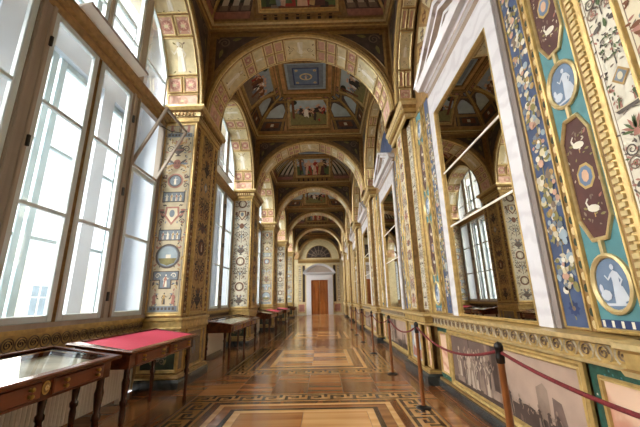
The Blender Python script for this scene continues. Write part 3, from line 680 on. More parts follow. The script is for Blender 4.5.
    for sg in (-1, 1): b.poly([(xo, sg*1.83, 1.0), (-.06, sg*1.83, 1.0), (-.06, sg*1.83, 6.85), (xo, sg*1.83, 6.85)], 'reveal_white')
    b.box(xo-.05, -1.5, 4.6, xo+.1, 1.5, 4.95, 'reveal_white'); b.build('embrasure', w)
    for sg in (-1, 1): b = MB(); b.box(xo-.06, sg*.83-.13, 1.0, xo+.16, sg*.83+.13, 4.6, 'reveal_white'); b.build('outer_post', w)
    for y0, y1 in ((-1.5, -.96), (-.7, -.02), (.02, .7), (.96, 1.5)):
        sash(y0, y1, 1.02, 4.6, (2.1, 3.3), xo, w, 'outer_sash', t=.1, sm='sash_blue')
    for y0, y1 in ((-1.5, -.5), (-.5, .5), (.5, 1.5)): sash(y0, y1, 4.95, 6.55, (5.7,), xo, w, 'outer_fanlight', t=.09, sm='sash_blue')
    return w
for i, y in enumerate(BAYS[1:-1]): window(i+1, y)
window(len(BAYS)-1, BAYS[-1]); window(len(BAYS), BAYS[0])
bpy.data.objects['window_7']['label'] = 'tall white casement window with arched fanlight in the bay behind the camera'
# ------------------------------------------------------------------ right wall
wr = MB(); wr.box(XM+.06, YBACK, 0, XM+.4, YEND, 8.3, 'gold_brown'); wall_right = wr.build('wall_right')
tag(wall_right, 'mirror wall on the right with painted pilasters, gilt borders and blue strips', kind='structure')
def right_pier():
    e = MB(); e.box(2.07, -.22, 0, XM+.1, .22, ZS, 'gold_brown'); e.box(2.17, -.63, 0, XM+.1, .63, ZS-.3, 'gold_brown'); e.box(HW+.06, -.6, ZS-.1, XM+.1, .6, ZS+.02, 'gold_brown')
    pier = e.build('pier', wall_right, (0, P0, 0))
    fn = plane((2.06, .22, 0), (0, -1, 0), (0, 0, 1), (-1, 0, 0))
    strip_panel(.44, 1.09, 4.62, 'cream', ('rose', 'taupe', 'brown', 'slate', 'cream'), ['urn', 'scrolls', 'lozenge', 'medallion', 'mask', 'shield'], 4, fn, .035).build('pilaster_panel', pier)
    for sg in (-1, 1):      # white grotesque strips, then beaded gilt borders
        fn = plane((2.16, .51 if sg > 0 else -.23, 0), (0, -1, 0), (0, 0, 1), (-1, 0, 0))
        strip_panel(.28, 1.09, 4.62, 'pale', ('charcoal', 'taupe', 'rose', 'green', 'cream'), ['palm', 'boat', 'lozenge', 'bush', 'birds', 'scrolls'], 5, fn, .018, 'gold', .012).build('grotesque_strip', pier)
        b = MB(); m = [(2.22, .64), (2.185, .64), (2.175, .62), (2.18, .61), (2.155, .59), (2.145, .56), (2.155, .53), (2.16, .51)]
        b.grid([[(x, sg*y, 1.06) for x, y in m], [(x, sg*y, 4.62) for x, y in m]], 'gold')
        for k in range(72):
            z = 1.09+k*.049; b.box(2.135, sg*.56-.022, z, 2.155, sg*.56+.022, z+.03, 'gold_light')
        b.build('gilt_border', pier)
    b = MB(); pth = [(XM, .62), (2.06, .62), (2.06, -.62), (XM, -.62)]
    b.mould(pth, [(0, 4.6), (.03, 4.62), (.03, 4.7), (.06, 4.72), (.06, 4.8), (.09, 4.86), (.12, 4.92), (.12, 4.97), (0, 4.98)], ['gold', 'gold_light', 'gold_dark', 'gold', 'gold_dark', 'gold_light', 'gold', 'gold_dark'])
    for i in range(17): y = -.6+1.2*i/16; b.box(1.96, y-.02, 4.73, 2.01, y+.02, 4.8, 'gold_light')
    b.build('capital_cornice', pier)
    b = MB(); b.mould(pth, [(.1, 0), (.1, .13), (.06, .16), (.04, .18), (.04, .2), (0, .22)], ['marble_black', 'marble_black', 'gold_dark', 'gold', 'gold_dark']); b.build('plinth', pier)
    b = MB(); b.mould(pth, [(0, .86), (.05, .87), (.06, .9), (.04, .91), (.04, .99), (.07, 1.01), (.07, 1.04), (0, 1.06)], ['gold', 'gold_light', 'gold_dark', 'gold', 'gold', 'gold_light', 'gold']); b.build('dado_rail', pier)
    b = MB(); fn = plane((2.04, .36, 0), (0, -1, 0), (0, 0, 1), (-1, 0, 0)); frame_rect(b, fn, 0, .22, .72, .86, .05, .03, 'gold')
    P = Paint(3); P.rect(.05, .27, .67, .81, 'blue_grey', 0); P.poly([(.08, .3), (.64, .3), (.6, .45), (.36, .4), (.12, .48)], 'rose'); P.ell(.36, .58, .17, .17, 'pale', 2, 20); P.figure(.36, .43, .3, 'rose', 'pink', 1, 3)
    P.sym = .36; P.scroll(.14, .7, .06, 1.4, 0, 1, .02, 'rose', 2); P.leaf(.1, .55, 1.2, .12, .05, 'rose', 2); P.onto(b, lambda u, v, d: fn(u, v, .004+d)); b.build('dado_panel', pier)
    b = MB()
    for sg in (-1, 1):
        fq = plane((2.1, sg*.64 if sg > 0 else -.42, 0), (0, -1, 0), (0, 0, 1), (-1, 0, 0)); frame_rect(b, fq, 0, .22, .22, .86, .03, .03, 'gold'); P = Paint(); P.rect(.03, .25, .19, .83, 'marble_salmon'); P.onto(b, fq)
    b.build('dado_strip', pier)
    return pier
rp = right_pier()
for y in PIERS[2:]: copy_tree(rp, wall_right, (0, y, 0))
copy_tree(rp, wall_right, (0, PIERS[0], 0))
def medallion_strip():
    # maroon octagons and blue ovals in gilt frames on a teal ground, 0..w by z
    w = .37; b = MB(); fn = plane((XM-.02, -w/2, 0), (0, 1, 0), (0, 0, 1), (-1, 0, 0)); z0, z1 = 1.06, 4.6
    frame_rect(b, fn, 0, z0, w, z1, .03, .03, 'gold'); P = Paint(2); P.rect(.03, z0+.03, w-.03, z1-.03, 'teal', 0); P.rect(.03, 1.09, w-.03, 1.14, 'blue_deep', 1); c = w/2
    def thick(pts, t, d, m):
        cx = sum(p[0] for p in pts)/len(pts); cz = sum(p[1] for p in pts)/len(pts)
        def sh(p, a): d_ = math.hypot(p[0]-cx, p[1]-cz); return (p[0]+(cx-p[0])*a/d_, p[1]+(cz-p[1])*a/d_)
        b.grid([[fn(*sh(p, a), q) for p in pts] for a, q in ((0, .003), (0, d*.7), (t*.5, d), (t, d*.5), (t, .004))], m, True)
    for k in range(9): P.rect(.035+k*.034, 1.095, .055+k*.034, 1.135, ('pale', 'blue_deep')[k % 2], 2)
    z = 1.36; k = 0
    while z < 4.6:
        pts = [(c+.15*math.cos(2*PI*i/24), z+.19*math.sin(2*PI*i/24)) for i in range(24)]; pts2 = [(u, min(v, z1-.03)) for u, v in pts]
        P.poly([(c+(u-c)*.9, z+(v-z)*.9) for u, v in pts], 'wedgwood', 1); thick(pts2, .03, .03, 'gold_light')
        P.figure(c-.03, z-.12, .24, 'cameo', 'cameo', 1, 3); P.ell(c+.06, z-.07, .04, .035, 'cameo', 3, 8); P.ell(c+.085, z-.03, .015, .03, 'cameo', 4, 8); P.poly([(c-.1, z-.1), (c-.03, z-.12), (c-.02, z+.0), (c-.07, z-.02)], 'cameo', 4); P.rect(c-.1, z-.135, c+.1, z-.12, 'cameo', 3)
        za, zb = z+.27, min(z+1.17, z1-.04)
        if zb-za > .3:
            h = .13; pts = [(c-h, za+.14), (c-.06, za), (c+.06, za), (c+h, za+.14), (c+h, zb-.14), (c+.06, zb), (c-.06, zb), (c-h, zb-.14)]
            P.poly(pts, 'maroon', 1); thick(pts, .028, .03, 'gold_light'); zc = (za+zb)/2
            b.box(XM-.045, -.012, z+.18, XM-.02, .012, za+.01, 'gold_light'); b.box(XM-.045, -.012, zb-.01, XM-.02, .012, zb+.1, 'gold_light')
            o8 = [(c+.075*math.cos(PI/8+i*PI/4), zc+.095*math.sin(PI/8+i*PI/4)) for i in range(8)]
            P.poly(o8, 'gold', 2); P.poly([(c+(u-c)*.78, zc+(v-zc)*.78) for u, v in o8], 'wedgwood', 3); P.ell(c, zc, .03, .045, 'flesh', 4, 8)
            for q in range(46):
                uu, vv = c+P.rnd.uniform(-.105, .105), P.rnd.uniform(za+.1, zb-.1)
                if abs(vv-zc) > .11 or abs(uu-c) > .085: P.leaf(uu, vv, P.rnd.uniform(0, 6.3), P.rnd.uniform(.018, .034), .012, P.rnd.choice(('taupe', 'warm_grey', 'olive')), 2)
            for sg in (-1, 1):
                zz = zc+sg*.23; P.ell(c, zz, .05, .026, 'pale', 2, 10, .2); P.stroke([(c+.035, zz+.01), (c+.05, zz+.05), (c+.03, zz+.075)], .016, .01, 'pale', 2); P.stroke([(c, zz-.03), (c, zz-.06)], .008, .008, 'ochre', 2)
                for q in range(5): P.leaf(c+(-.08, .07, -.06, .08, 0)[q], zz+(-.05, -.04, .06, .02, .1)[q]*1.0, 1.2*q, .04, .018, ('olive', 'taupe', 'rose')[q % 3], 2)
        z += 1.44
    P.onto(b, lambda u, v, d: fn(u, v, .003+d)); return b.mesh('medallion_strip')
def blue_strip():
    w = .25; b = MB(); fn = plane((XM-.0, -w/2, 0), (0, 1, 0), (0, 0, 1), (-1, 0, 0)); z0, z1 = 1.06, 4.6
    frame_rect(b, fn, 0, z0, w, z1, .012, .015, 'gold'); P = Paint(6); P.rect(.012, z0+.012, w-.012, z1-.012, 'blue', 0); R = random.Random(4); c = w/2
    P.stroke([(c+.02*math.sin(i*.7), 1.12+i*.1) for i in range(34)], .012, .012, 'olive', 1); P.flower(c, 1.2, .06, 8, 'blue_deep', 'taupe')
    z = 1.45
    while z < 4.45:
        for k in range(16): P.leaf(c+R.uniform(-.075, .075), z+R.uniform(-.15, .15), R.uniform(0, 6.3), R.uniform(.05, .08), .032, R.choice(('olive', 'slate', 'warm_grey', 'taupe')), 2+k % 2)
        for k in range(26):
            r = R.uniform(.014, .032); P.ell(c+R.uniform(-.085, .085), z+R.uniform(-.13, .13), r, r*R.uniform(.8, 1.3), R.choice(('beige', 'ochre', 'warm_grey', 'coral', 'warm_grey', 'olive', 'pale', 'taupe', 'slate', 'olive', 'blue_grey')), 3+k % 4, 9, k)
        z += R.uniform(.3, .36)
    P.onto(b, lambda u, v, d: fn(u, v, .003+d)); return b.mesh('fruit_strip')
MED, BLU = medallion_strip(), blue_strip()
def chain_mesh():
    w = .08; b = MB(); fn = plane((XM-.01, -w/2, 0), (0, 1, 0), (0, 0, 1), (-1, 0, 0)); b.box(XM-.02, -w/2, 1.06, XM+.05, w/2, 4.6, 'gold_brown'); P = Paint()
    for k in range(44): P.ell(w/2, 1.1+k*.08, .02, .03, ('gold_light', 'green_dark')[k % 2], 1, 8)
    P.onto(b, lambda u, v, d: fn(u, v, .011+d))
    for q in (-1, 1): b.box(XM-.03, q*w*.45-.008, 1.06, XM, q*w*.45+.008, 4.6, 'gold')
    return b.mesh('chain_border')
CHN = chain_mesh()
jm = MB(); jm.bevel_box(-.035, 1.05, -XM, .035, 4.5, -XM+.05, .01, 'jamb_wood', 'x'); jm = MB(); jm.box(XM-.03, -.028, 1.05, XM+.05, .028, 4.5, 'jamb_wood'); JMB = jm.mesh('jamb_moulding')
def gris_panel(seed):
    # framed monochrome picture of the dado; local y -1.26..1.26
    b = MB(); fn = plane((2.19, 1.26, 0), (0, -1, 0), (0, 0, 1), (-1, 0, 0)); frame_rect(b, fn, 0, .13, 2.52, .85, .07, .04, 'gold')
    P = Paint(seed); R = random.Random(seed)
    P.rect(.07, .2, 2.45, .78, 'gris_bg', 0, 4, 1); P.rect(1.3, .2, 2.45, .78, 'gris_sky', 1); P.poly([(.07, .2), (2.45, .2), (2.45, .3), (1.5, .34), (.07, .27)], 'gris_dark', 2)
    for u, w, m in ((1.18, .1, 'gris_dark'), (1.32, .05, 'gris_mid'), (1.05, .06, 'gris_mid'), (.62, .03, 'gris_dark')): P.rect(u, .25, u+w, .78, m, 2)
    P.rect(1.12, .25, 1.44, .34, 'gris_mid', 3); P.rect(.2, .24, .42, .31, 'gris_mid', 3); P.figure(.31, .31, .36, 'gris_light', 'gris_mid', 1, 4)
    P.poly([(1.9, .32), (2.05, .32), (2.05, .56), (2.0, .6), (1.9, .55)], 'gris_mid', 2); P.poly([(2.08, .3), (2.24, .3), (2.2, .5), (2.1, .52)], 'gris_bg', 2)
    for k in range(14): P.figure(.48+k*.05+R.uniform(-.02, .02), .3+R.uniform(0, .06), R.uniform(.3, .38), R.choice(('gris_bg', 'gris_mid')), R.choice(('gris_mid', 'gris_bg', 'gris_dark')), R.choice((1, -1)), 3+k % 2, 'gris_mid')
    for k in range(7): P.figure(.5+k*.09+R.uniform(-.02, .02), .23+R.uniform(0, .04), R.uniform(.36, .44), R.choice(('gris_light', 'gris_mid', 'gris_light')), R.choice(('gris_light', 'gris_mid', 'gris_bg')), R.choice((1, -1)), 5+k % 3, 'gris_light')
    for k in range(6): P.figure(1.5+k*.13+R.uniform(-.03, .03), .21, R.uniform(.18, .3), R.choice(('gris_dark', 'gris_mid', 'gris_bg')), 'gris_dark', R.choice((1, -1)), 4+k % 4, 'gris_mid')
    P.ell(1.75, .3, .16, .07, 'gris_dark', 5); P.ell(2.2, .27, .2, .06, 'gris_dark', 5)
    P.onto(b, lambda u, v, d: fn(u, v, .004+d)); return b.mesh('dado_painting')
GRS = [gris_panel(3), gris_panel(8)]
def marble_panel(sg):
    b = MB(); y0 = sg*1.52; fn = plane((2.2, y0+.25, 0), (0, -1, 0), (0, 0, 1), (-1, 0, 0)); b.box(2.2, y0-.25, .1, XM+.06, y0+.25, .87, 'green_mosaic')
    P = Paint(1); R = random.Random(2)
    for k in range(70):
        u, v = R.uniform(.01, .48), R.uniform(.13, .85); P.poly([(u, v), (u+.012, v), (u+.012, v+.012), (u, v+.012)], R.choice(('pale', 'teal', 'teal')), 1)
    P.rect(.09, .22, .41, .77, 'marble_salmon', 2); P.onto(b, fn); frame_rect(b, fn, .08, .2, .42, .79, .03, .025, 'gold'); return b.mesh('marble_panel')
MRB = [marble_panel(-1), marble_panel(1)]
b = MB(); hl = 1.84; pr = [(2.24, .85), (2.14, .86), (2.13, .885), (2.155, .9), (2.155, .985), (2.12, 1.0), (2.11, 1.035), (2.24, 1.05)]
for j in range(7): b.grid([[(*[pr[j][0]], -hl, pr[j][1]), (pr[j+1][0], -hl, pr[j+1][1])], [(pr[j][0], hl, pr[j][1]), (pr[j+1][0], hl, pr[j+1][1])]], ('gold', 'gold_light', 'gold', 'gold', 'gold', 'gold_light', 'gold')[j])
RAIL = b.mesh('dado_rail')
b = MB(); b.box(2.12, -hl, 0, XM+.06, hl, .1, 'marble_black'); b.box(2.15, -hl, .1, XM+.06, hl, .13, 'gold_dark'); PLI = b.mesh('plinth')
r_arch = None
for i, y in enumerate(BAYS):
    bay = MB(); bay.box(XM+.0, -1.84, 0.1, XM+.07, 1.84, 4.98, 'gold_brown'); 
    bay = bay.build('bay_panel', wall_right, (0, y, 0))
    for sg in (-1, 1):
        put('medallion_strip', MED, bay, (0, sg*1.6, 0)); put('chain_border', CHN, bay, (0, sg*1.38, 0)); put('fruit_strip', BLU, bay, (0, sg*1.205, 0)); put('jamb_moulding', JMB, bay, (0, sg*1.045, 0))
    put('dado_painting', GRS[i % 2 if i != 1 else 0], bay); put('marble_panel', MRB[0], bay); put('marble_panel', MRB[1], bay); put('plinth', PLI, bay)
    rl = put('dado_rail', RAIL, bay) if False else put('dado_rail', RAIL, wall_right, (0, y, 0))
    if i in (1, 2, 3):
        n = 26
        for k in range(n): put('wave_scroll', SCR, rl, (2.154, -hl+2*hl*(k+.5)/n, .942), (PI/2, 0, -PI/2))
    # lunette above the cornice
    if r_arch is None:
        r_arch = arch('wall_arch', wall_right, (HW, y, ZS), (0, 0, -PI/2), 1.84, 2.44, 0, .3, ZV+.05, SEQ_W, back=False, th=2.1)
    else: copy_tree(r_arch, wall_right, (HW, y, ZS))
    lu = MB(); P = Paint(9); fn = plane((XM+.03, 0, 0), (0, -1, 0), (0, 0, 1), (-1, 0, 0))
    P.poly([(1.83*math.cos(PI*k/24), ZS+1.83*math.sin(PI*k/24)) for k in range(25)], 'gold_brown', 0)
    for k in range(16):
        a0, a1 = PI*(k+.08)/16, PI*(k+.92)/16; r0, r1 = 1.16, 1.66
        P.poly([(r0*math.cos(a0), ZS+r0*math.sin(a0)), (r1*math.cos(a0), ZS+r1*math.sin(a0)), (r1*math.cos(a1), ZS+r1*math.sin(a1)), (r0*math.cos(a1), ZS+r0*math.sin(a1))], ('beige', 'ochre')[k % 2], 1)
        P.flower(1.4*math.cos((a0+a1)/2), ZS+1.4*math.sin((a0+a1)/2), .12, 6, ('taupe', 'brown')[k % 2], 'gold', 2)
    P.poly([(1.1*math.cos(PI*k/24), ZS+1.1*math.sin(PI*k/24)) for k in range(25)], 'gold', 1); P.poly([(1.03*math.cos(PI*k/24), ZS+1.03*math.sin(PI*k/24)) for k in range(25)], 'blue', 2); P.sym = 0
    for q in range(3): P.leaf(.2+.2*q, 5.6-.08*q, 2.4-.3*q, .2, .07, 'blue_deep', 3)
    P.onto(lu, fn); lu.build('lunette', bay)
# ------------------------------------------------------------------ mirrors in white marble surrounds
def mirror():
    t = empty('wall_mirror'); X = XM
    b = MB(); o, i_, zb, zt, zi = 1.005, .83, 1.05, 4.46, 4.1
    for (y0, y1, z0, z1) in ((-o, -i_, zb, zt), (i_, o, zb, zt), (-i_, i_, zi, zt)):
        b.box(X-.045, y0, z0, X+.02, y1, z1, 'marble_white')
    b.build('frame', t)
    b = MB(); fn = plane((X-.0, 0, 0), (0, -1, 0), (0, 0, 1), (-1, 0, 0)); frame_rect(b, fn, -i_, zb, i_, zi, .035, .05, 'gold'); b.build('gilt_fillet', t)
    zz = [zb+.03, 2.26, 3.06, zi-.03]
    for k in range(3):
        g = MB(); g.box(X-.012, -i_+.03, zz[k]+.005, X+.0, i_-.03, zz[k+1]-.005, 'mirror'); g.build('mirror_pane', t)
    for k in (1, 2):
        g = MB(); g.box(X-.02, -i_+.03, zz[k]-.011, X-.005, i_-.03, zz[k]+.011, 'white_paint'); g.build('joint_strip', t)
    # entablature and triangular pediment
    b = MB(); pth = [(XM+.03, 1.03), (X-.02, 1.03), (X-.02, -1.03), (XM+.03, -1.03)]
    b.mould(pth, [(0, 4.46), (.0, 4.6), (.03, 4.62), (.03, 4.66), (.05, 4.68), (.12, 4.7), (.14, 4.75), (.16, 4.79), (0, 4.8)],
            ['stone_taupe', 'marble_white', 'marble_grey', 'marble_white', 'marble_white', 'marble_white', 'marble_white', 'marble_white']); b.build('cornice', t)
    hw, za, z0 = 1.19, 5.36, 4.79; sl = math.atan2(za-z0, hw); b = MB()
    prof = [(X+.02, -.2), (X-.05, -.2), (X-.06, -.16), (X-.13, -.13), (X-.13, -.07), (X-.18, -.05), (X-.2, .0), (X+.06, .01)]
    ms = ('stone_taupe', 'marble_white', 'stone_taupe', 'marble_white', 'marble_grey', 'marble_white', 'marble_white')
    for sg in (-1, 1):
        for j in range(7):
            row = []
            for q in (j, j+1):
                dz = prof[q][1]/math.cos(sl)
                ye = hw+dz/math.tan(sl)          # where this line of the moulding meets the cornice
                row.append([(prof[q][0], sg*ye, z0), (prof[q][0], 0, za+dz)])
            b.grid([[row[0][0], row[1][0]], [row[0][1], row[1][1]]], ms[j])
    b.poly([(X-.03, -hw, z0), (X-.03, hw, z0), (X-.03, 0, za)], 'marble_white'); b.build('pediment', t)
    b = MB(); b.poly([(X-.034, -.12, z0+.13), (X-.034, 0, z0+.04), (X-.034, .12, z0+.13), (X-.034, 0, z0+.25)], 'marble_grey'); b.build('tympanum_inlay', t)
    return t
m0 = mirror()
NTH = ['first', 'second', 'third', 'fourth', 'fifth', 'sixth']
for i, y in enumerate(BAYS[1:]+BAYS[:1]):
    m = m0 if i == 0 else copy_tree(m0); m.location = (0, y, 0)
    lab = 'tall three-pane mirror in white marble frame, largest and nearest to the camera' if i == 0 else 'tall mirror in white marble frame, %s from the camera on right wall' % NTH[min(i, 5)]
    if i == 6: lab = 'tall mirror in white marble frame on right wall behind the camera'
    tag(m, lab, 'mirror', 'mirrors along the right wall')
# ------------------------------------------------------------------ end wall with its door, back wall
we = MB(); we.box(-3.1, YEND, 0, 2.7, YEND+.3, 8.3, 'beige'); wall_end = we.build('wall_end'); tag(wall_end, 'painted end wall around the wooden double door', kind='structure')
fe = plane((0, YEND, 0), (1, 0, 0), (0, 0, 1), (0, -1, 0))
for sg in (-1, 1):
    b = MB(); x0 = -1.95 if sg < 0 else 1.6; f2 = plane((x0, YEND, 0), (1, 0, 0), (0, 0, 1), (0, -1, 0)); strip_panel(.35, 1.1, 4.4, 'cream', PAL_L[1], ORD[1], 2, f2, .04).build('wall_panel', wall_end)
    b = MB(); P = Paint(); x0 = -1.55 if sg < 0 else 1.28; P.rect(x0, 1.1, x0+.27, 4.4, 'dark'); P.onto(b, fe); frame_rect(b, fe, x0, 1.1, x0+.27, 4.4, .04, .03, 'gold_dark'); b.build('dark_panel', wall_end)
    b = MB(); P = Paint(); x0 = -1.95 if sg < 0 else 1.28; P.rect(x0, .2, x0+.67, .98, 'marble_salmon'); P.rect(x0+.1, .3, x0+.57, .88, 'rose', 2); P.onto(b, fe); frame_rect(b, fe, x0, .2, x0+.67, .98, .05, .03, 'gold'); b.build('dado_panel', wall_end)
b = MB(); b.box(-1.95, YEND-.08, 4.6, 1.95, YEND, 4.95, 'gold_dark'); b.box(-1.95, YEND-.14, 4.85, 1.95, YEND, 4.95, 'gold'); b.build('end_cornice', wall_end)
arch('end_arch', wall_end, (0, YEND-.34, ZS), (0, 0, 0), 1.86, 2.3, 0, .34, ZV, SEQ_T, th=1.95)
b = MB(); P = Paint(); P.poly([(1.2*math.cos(PI*k/20), ZS+.1+1.2*math.sin(PI*k/20)) for k in range(21)], 'gold_dark', 1); P.poly([(1.1*math.cos(PI*k/20), ZS+.15+1.1*math.sin(PI*k/20)) for k in range(21)], 'dark', 2)
for k in range(1, 8): P.stroke([(.25*math.cos(PI*k/8), ZS+.15+.25*math.sin(PI*k/8)), (1.08*math.cos(PI*k/8), ZS+.15+1.08*math.sin(PI*k/8))], .05, .05, 'taupe', 3)
P.stroke([(.65*math.cos(PI*k/16), ZS+.15+.65*math.sin(PI*k/16)) for k in range(17)], .05, .05, 'taupe', 3); P.onto(b, fe); b.build('fanlight_grille', wall_end)
door = empty('door_1', None, (0.02, YEND, 0)); tag(door, 'panelled wooden double door in white marble surround at the far end', kind='structure')
b = MB()
for (x0, x1, z0, z1) in ((-1.2, -.78, 0, 3.5), (.78, 1.2, 0, 3.5), (-.78, .78, 3.06, 3.5)): b.box(x0, -.16, z0, x1, 0, z1, 'marble_white')
for (x0, x1, z0, z1) in ((-.92, -.76, 0, 3.2), (.76, .92, 0, 3.2), (-.76, .76, 3.04, 3.2)): b.box(x0, -.22, z0, x1, 0, z1, 'marble_white')
b.build('door_frame', door)
b = MB(); b.mould([(-1.3, 0), (-1.3, -.1), (1.3, -.1), (1.3, 0)], [(.02, 3.5), (.05, 3.55), (.06, 3.6), (.2, 3.64), (.22, 3.72), (0, 3.74)], 'marble_white')
hw, rise, z0 = 1.48, .8, 3.72; R = (hw*hw+rise*rise)/(2*rise); zc = z0+rise-R; a = math.asin(hw/R); A = [PI/2-a+2*a*k/20 for k in range(21)]
prof = [(-.1, -.2), (-.16, -.2), (-.2, -.12), (-.3, -.1), (-.34, 0), (0, .01)]
for j in range(5): b.grid([[((R+prof[q][1])*math.cos(t_), prof[q][0], max(z0, zc+(R+prof[q][1])*math.sin(t_))) for q in (j, j+1)] for t_ in A], 'marble_white')
b.poly([((R-.15)*math.cos(t_), -.12, max(z0, zc+(R-.15)*math.sin(t_))) for t_ in A], 'marble_grey'); b.build('pediment', door)
for sg in (-1, 1):
    b = MB(); x0, x1 = sorted((sg*.01, sg*.76)); b.box(x0, -.06, 0, x1, 0, 3.04, 'door_wood'); lf = b.build('door_leaf', door)
    for (z0, z1) in ((.15, .95), (1.1, 1.9), (2.05, 2.9)):
        b = MB(); f3 = plane((x0, -.06, 0), (1, 0, 0), (0, 0, 1), (0, -1, 0)); frame_rect(b, f3, .12, z0, .63, z1, .06, .03, 'door_wood'); b.bevel_box(.2, z0+.1, .061, .55, z1-.1, .08, .015, 'door_wood', 'z'); 
        b = MB(); frame_rect(b, f3, .12, z0, .63, z1, .06, .03, 'door_wood'); frame_rect(b, f3, .2, z0+.09, .55, z1-.09, .04, .02, 'door_wood'); b.build('door_panel', lf)
    b = MB(); b.lathe([(0, 0), (.03, 0), (.03, .02), (.012, .03), (.02, .06), (0, .075)], 0, 0, 'brass', 10); b.build('door_knob', lf, (sg*.09, -.06, 1.05), (PI/2, 0, 0))
wb = MB(); wb.box(-3.1, YBACK-.3, 0, 2.7, YBACK, 8.3, 'ochre'); wall_back = wb.build('wall_back'); tag(wall_back, 'painted wall closing the gallery behind the camera', kind='structure')
# ------------------------------------------------------------------ display tables
LEG = [(.0, 0), (.03, 0), (.034, .03), (.02, .06), (.026, .1), (.036, .3), (.03, .34), (.045, .36), (.045, .39), (.03, .41), (.04, .5), (.046, .56), (.035, .6), (.035, .68)]
def table(length, top, y0, n_drawers, label, group='display tables along the windows', medal=True):
    t = empty('display_table', None, (-1.79, y0, 0)); L = length; dp = .31     # local y 0..L, x -dp..dp; front (room side) = +x
    zf, zbk = .85, .94
    tag(t, label, 'table', group)
    b = MB()
    b.grid([[(-dp+.03, .04, .68), (dp-.03, .04, .68), (dp-.03, L-.04, .68), (-dp+.03, L-.04, .68)], [(-dp+.03, .04, zbk-.04), (dp-.03, .04, zf-.035), (dp-.03, L-.04, zf-.035), (-dp+.03, L-.04, zbk-.04)]], 'mahogany', True)
    b.poly([(-dp+.03, .04, .68), (dp-.03, .04, .68), (dp-.03, L-.04, .68), (-dp+.03, L-.04, .68)], 'mahogany_dark'); b.build('apron', t)
    def sl(x): return zf+(zbk-zf)*(dp-x)/(2*dp)
    b = MB(); pr = [(0, -.035), (.02, -.03), (.025, -.01), (.01, .0), (-.05, .004), (-.055, -.004)]
    P4 = [(-dp, 0), (-dp, L), (dp, L), (dp, 0)]
    rows = []
    for i, (x, y) in enumerate(P4):
        sx, sy = (-1 if x < 0 else 1), (-1 if y == 0 else 1)
        rows.append([(x+sx*o, y+sy*o, sl(x)+z) for o, z in pr])
    rows.append(rows[0]); b.grid(rows, 'mahogany'); b.build('top_frame', t)
    b = MB(); q = .05; b.poly([(-dp+q, q, sl(-dp+q)-.004), (dp-q, q, sl(dp-q)-.004), (dp-q, L-q, sl(dp-q)-.004), (-dp+q, L-q, sl(-dp+q)-.004)], 'felt_red' if top == 'felt' else 'case_glass')
    b.build('felt_top' if top == 'felt' else 'glass_top', t)
    if top != 'felt':
        b = MB(); b.poly([(-dp+q, q, sl(-dp)-.07), (dp-q, q, sl(dp)-.05), (dp-q, L-q, sl(dp)-.05), (-dp+q, L-q, sl(-dp)-.07)], 'display_paper'); b.build('display_bed', t)
    for k in range(n_drawers):
        w = (L-.2)/n_drawers; ya = .1+k*w+.05; yb = ya+w-.1; b = MB(); b.bevel_box(ya, .7, dp-.032, yb, .805, dp-.012, .008, 'drawer_wood', 'x'); d = b.build('drawer', t)
        for yy in (ya+.12*w+.02, yb-.12*w-.02):
            for zz in (.735, .775):
                kb = MB(); kb.lathe([(0, 0), (.012, 0), (.008, .012), (.016, .022), (.01, .03), (0, .032)], 0, 0, 'brass', 8); kb.build('knob', d, (dp-.012, yy, zz), (0, PI/2, 0), True)
    if medal:
        for k in range(1, n_drawers) if n_drawers > 1 else ():
            w = (L-.2)/n_drawers; b = MB(); P = Paint(); P.ell(0, 0, .035, .045, 'brass', 1, 18); P.ell(0, 0, .024, .033, 'gold_dark', 3, 16); P.flower(0, 0, .022, 8, 'gold_light', 'brass', 5)
            P.onto(b, plane((dp-.028, .1+k*w, .757), (0, 1, 0), (0, 0, 1), (1, 0, 0))); b.build('brass_medallion', t)
    lm = MB(); lm.lathe([(r*.8, z) for r, z in LEG], 0, 0, 'mahogany_dark', 10); lme = lm.mesh('leg', True)
    nl = 2 if L < 2.0 else 3
    for x in (-dp+.07, dp-.07):
        for k in range(nl): put('leg', lme, t, (x, .09+(L-.18)*k/(nl-1), 0))
    return t
table(2.1, 'glass', 1.05, 3, 'glass-topped mahogany display table at the lower left corner, nearest the camera')
table(1.66, 'felt', 3.36, 2, 'mahogany table with bright red felt top before the first painted pier', medal=False)
table(2.75, 'glass', 6.95, 3, 'glass-topped mahogany display table before the second window, past the first pier')
table(1.7, 'glass', 11.9, 2, 'dark display table before the third window, just behind the second pier')
table(1.6, 'felt', 13.75, 2, 'smaller red-topped table farther down the window side', medal=False)
table(1.7, 'felt', 16.8, 2, 'red-topped table before the fourth window, half hidden by nearer tables', medal=False)
table(1.7, 'glass', 21.6, 2, 'tiny dark display table near the far end of the window side')
# ------------------------------------------------------------------ radiators under the windows
def radiator(y0, L, label):
    t = empty('radiator', None, (-2.4, y0, 0)); tag(t, label, 'radiator', 'white radiators under the windows'); n = int(L/.055)
    f = MB(); f.bevel_box(-.022, .08, -.05, .022, .68, .05, .014, 'radiator', 'x'); fm = f.mesh('fin')
    for k in range(n): put('fin', fm, t, (0, .03+k*.055, 0))
    b = MB(); b.tube([(0, 0, .15), (0, L, .15)], .022, 'radiator', 8); b.tube([(0, 0, .62), (0, L, .62)], .022, 'radiator', 8)
    b.build('pipe', t)
    for yy in (.1, L-.1): b = MB(); b.box(-.03, yy-.015, 0, .03, yy+.015, .12, 'radiator'); b.build('foot', t)
radiator(2.0, 2.9, 'white ribbed radiator behind the glass table at lower left')
radiator(6.95, 2.6, 'white ribbed radiator under the second window')
radiator(11.8, 2.6, 'white ribbed radiator under the third window')
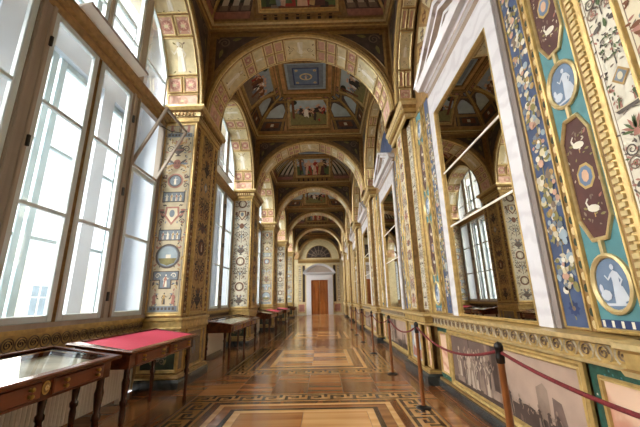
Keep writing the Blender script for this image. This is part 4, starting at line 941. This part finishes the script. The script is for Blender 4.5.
# ------------------------------------------------------------------ rope barrier
POST = [(0, 0), (.09, 0), (.092, .01), (.065, .018), (.03, .035), (.026, .05), (.022, .86)]
CAP = [(.022, .86), (.028, .865), (.029, .9), (.025, .915), (.025, .94), (.029, .95), (.03, .97), (.02, .99), (.0, 1.0)]
def post():
    t = empty('barrier_post'); b = MB(); b.lathe(POST[:5], 0, 0, 'iron', 20); b.build('base', t, smooth=True)
    b = MB(); b.lathe(POST[4:], 0, 0, 'post_wood', 12); b.build('shaft', t, smooth=True); b = MB(); b.lathe(CAP, 0, 0, 'iron', 12); b.build('cap', t, smooth=True); return t
PY = [.45, 2.37, 4.41, 6.25, 8.5, 10.66, 12.78, 14.9]; PX = 1.59; p0 = post()
for i, y in enumerate(PY):
    o = p0 if i == 0 else copy_tree(p0); o.location = (PX, y, 0)
    tag(o, 'wooden rope barrier post with black cap, %s' % ('beside the camera, out of frame at right', 'cut off by the bottom edge, nearest in view', 'second in view, foot visible', 'third in view from the camera', 'fourth in view from the camera', 'fifth in view from the camera', 'sixth in view from the camera', 'last and smallest down the gallery')[i], 'barrier post', 'rope barrier posts along the right wall')
for i in range(len(PY)-1):
    a, c = PY[i], PY[i+1]; n = 16; sag = .13 if i else .08; b = MB(); m = lambda k: k/n
    b.tube([(PX, a+.036+(c-a-.072)*k/n, .93-sag*4*(k/n)*(1-k/n)) for k in range(n+1)], .011, 'rope', 7)
    o = b.build('barrier_rope', smooth=True); tag(o, 'sagging dark red barrier rope, %s' % ('running off the right edge of the frame', 'between the two nearest posts in view', 'between the second and third posts in view', 'between the third and fourth posts in view', 'between the fourth and fifth posts in view', 'between the fifth and sixth posts in view', 'farthest one down the gallery')[i], 'rope', 'ropes of the barrier')
# ------------------------------------------------------------------ the building across the street
bd = empty('building', None, (-19, 6, 0)); tag(bd, 'pale building across the street seen through the windows', 'building')
b = MB(); b.box(-4, -22, -10, 0, 26, 4.2, 'facade'); b.build('facade', bd); b = MB(); b.box(-4.2, -22.2, 4.2, .5, 26.2, 4.6, 'facade_trim'); b.box(0, -22, -.6, .15, 26, -.2, 'facade_trim'); b.build('cornice', bd)
wm = MB(); wm.box(0, -.65, 0, .06, .65, 2.0, 'facade_glass')
for (y0, y1, z0, z1) in ((-.8, -.65, -.1, 2.15), (.65, .8, -.1, 2.15), (-.65, .65, 2.0, 2.15), (-.65, .65, -.1, 0), (-.04, .04, 0, 2), (-.65, .65, 1.2, 1.27)): wm.box(0, y0, z0, .12, y1, z1, 'facade_trim')
wme = wm.mesh('facade_window')
for z in (.6, -3.2):
    for k in range(14): put('facade_window', wme, bd, (.0, -20+3.3*k, z))
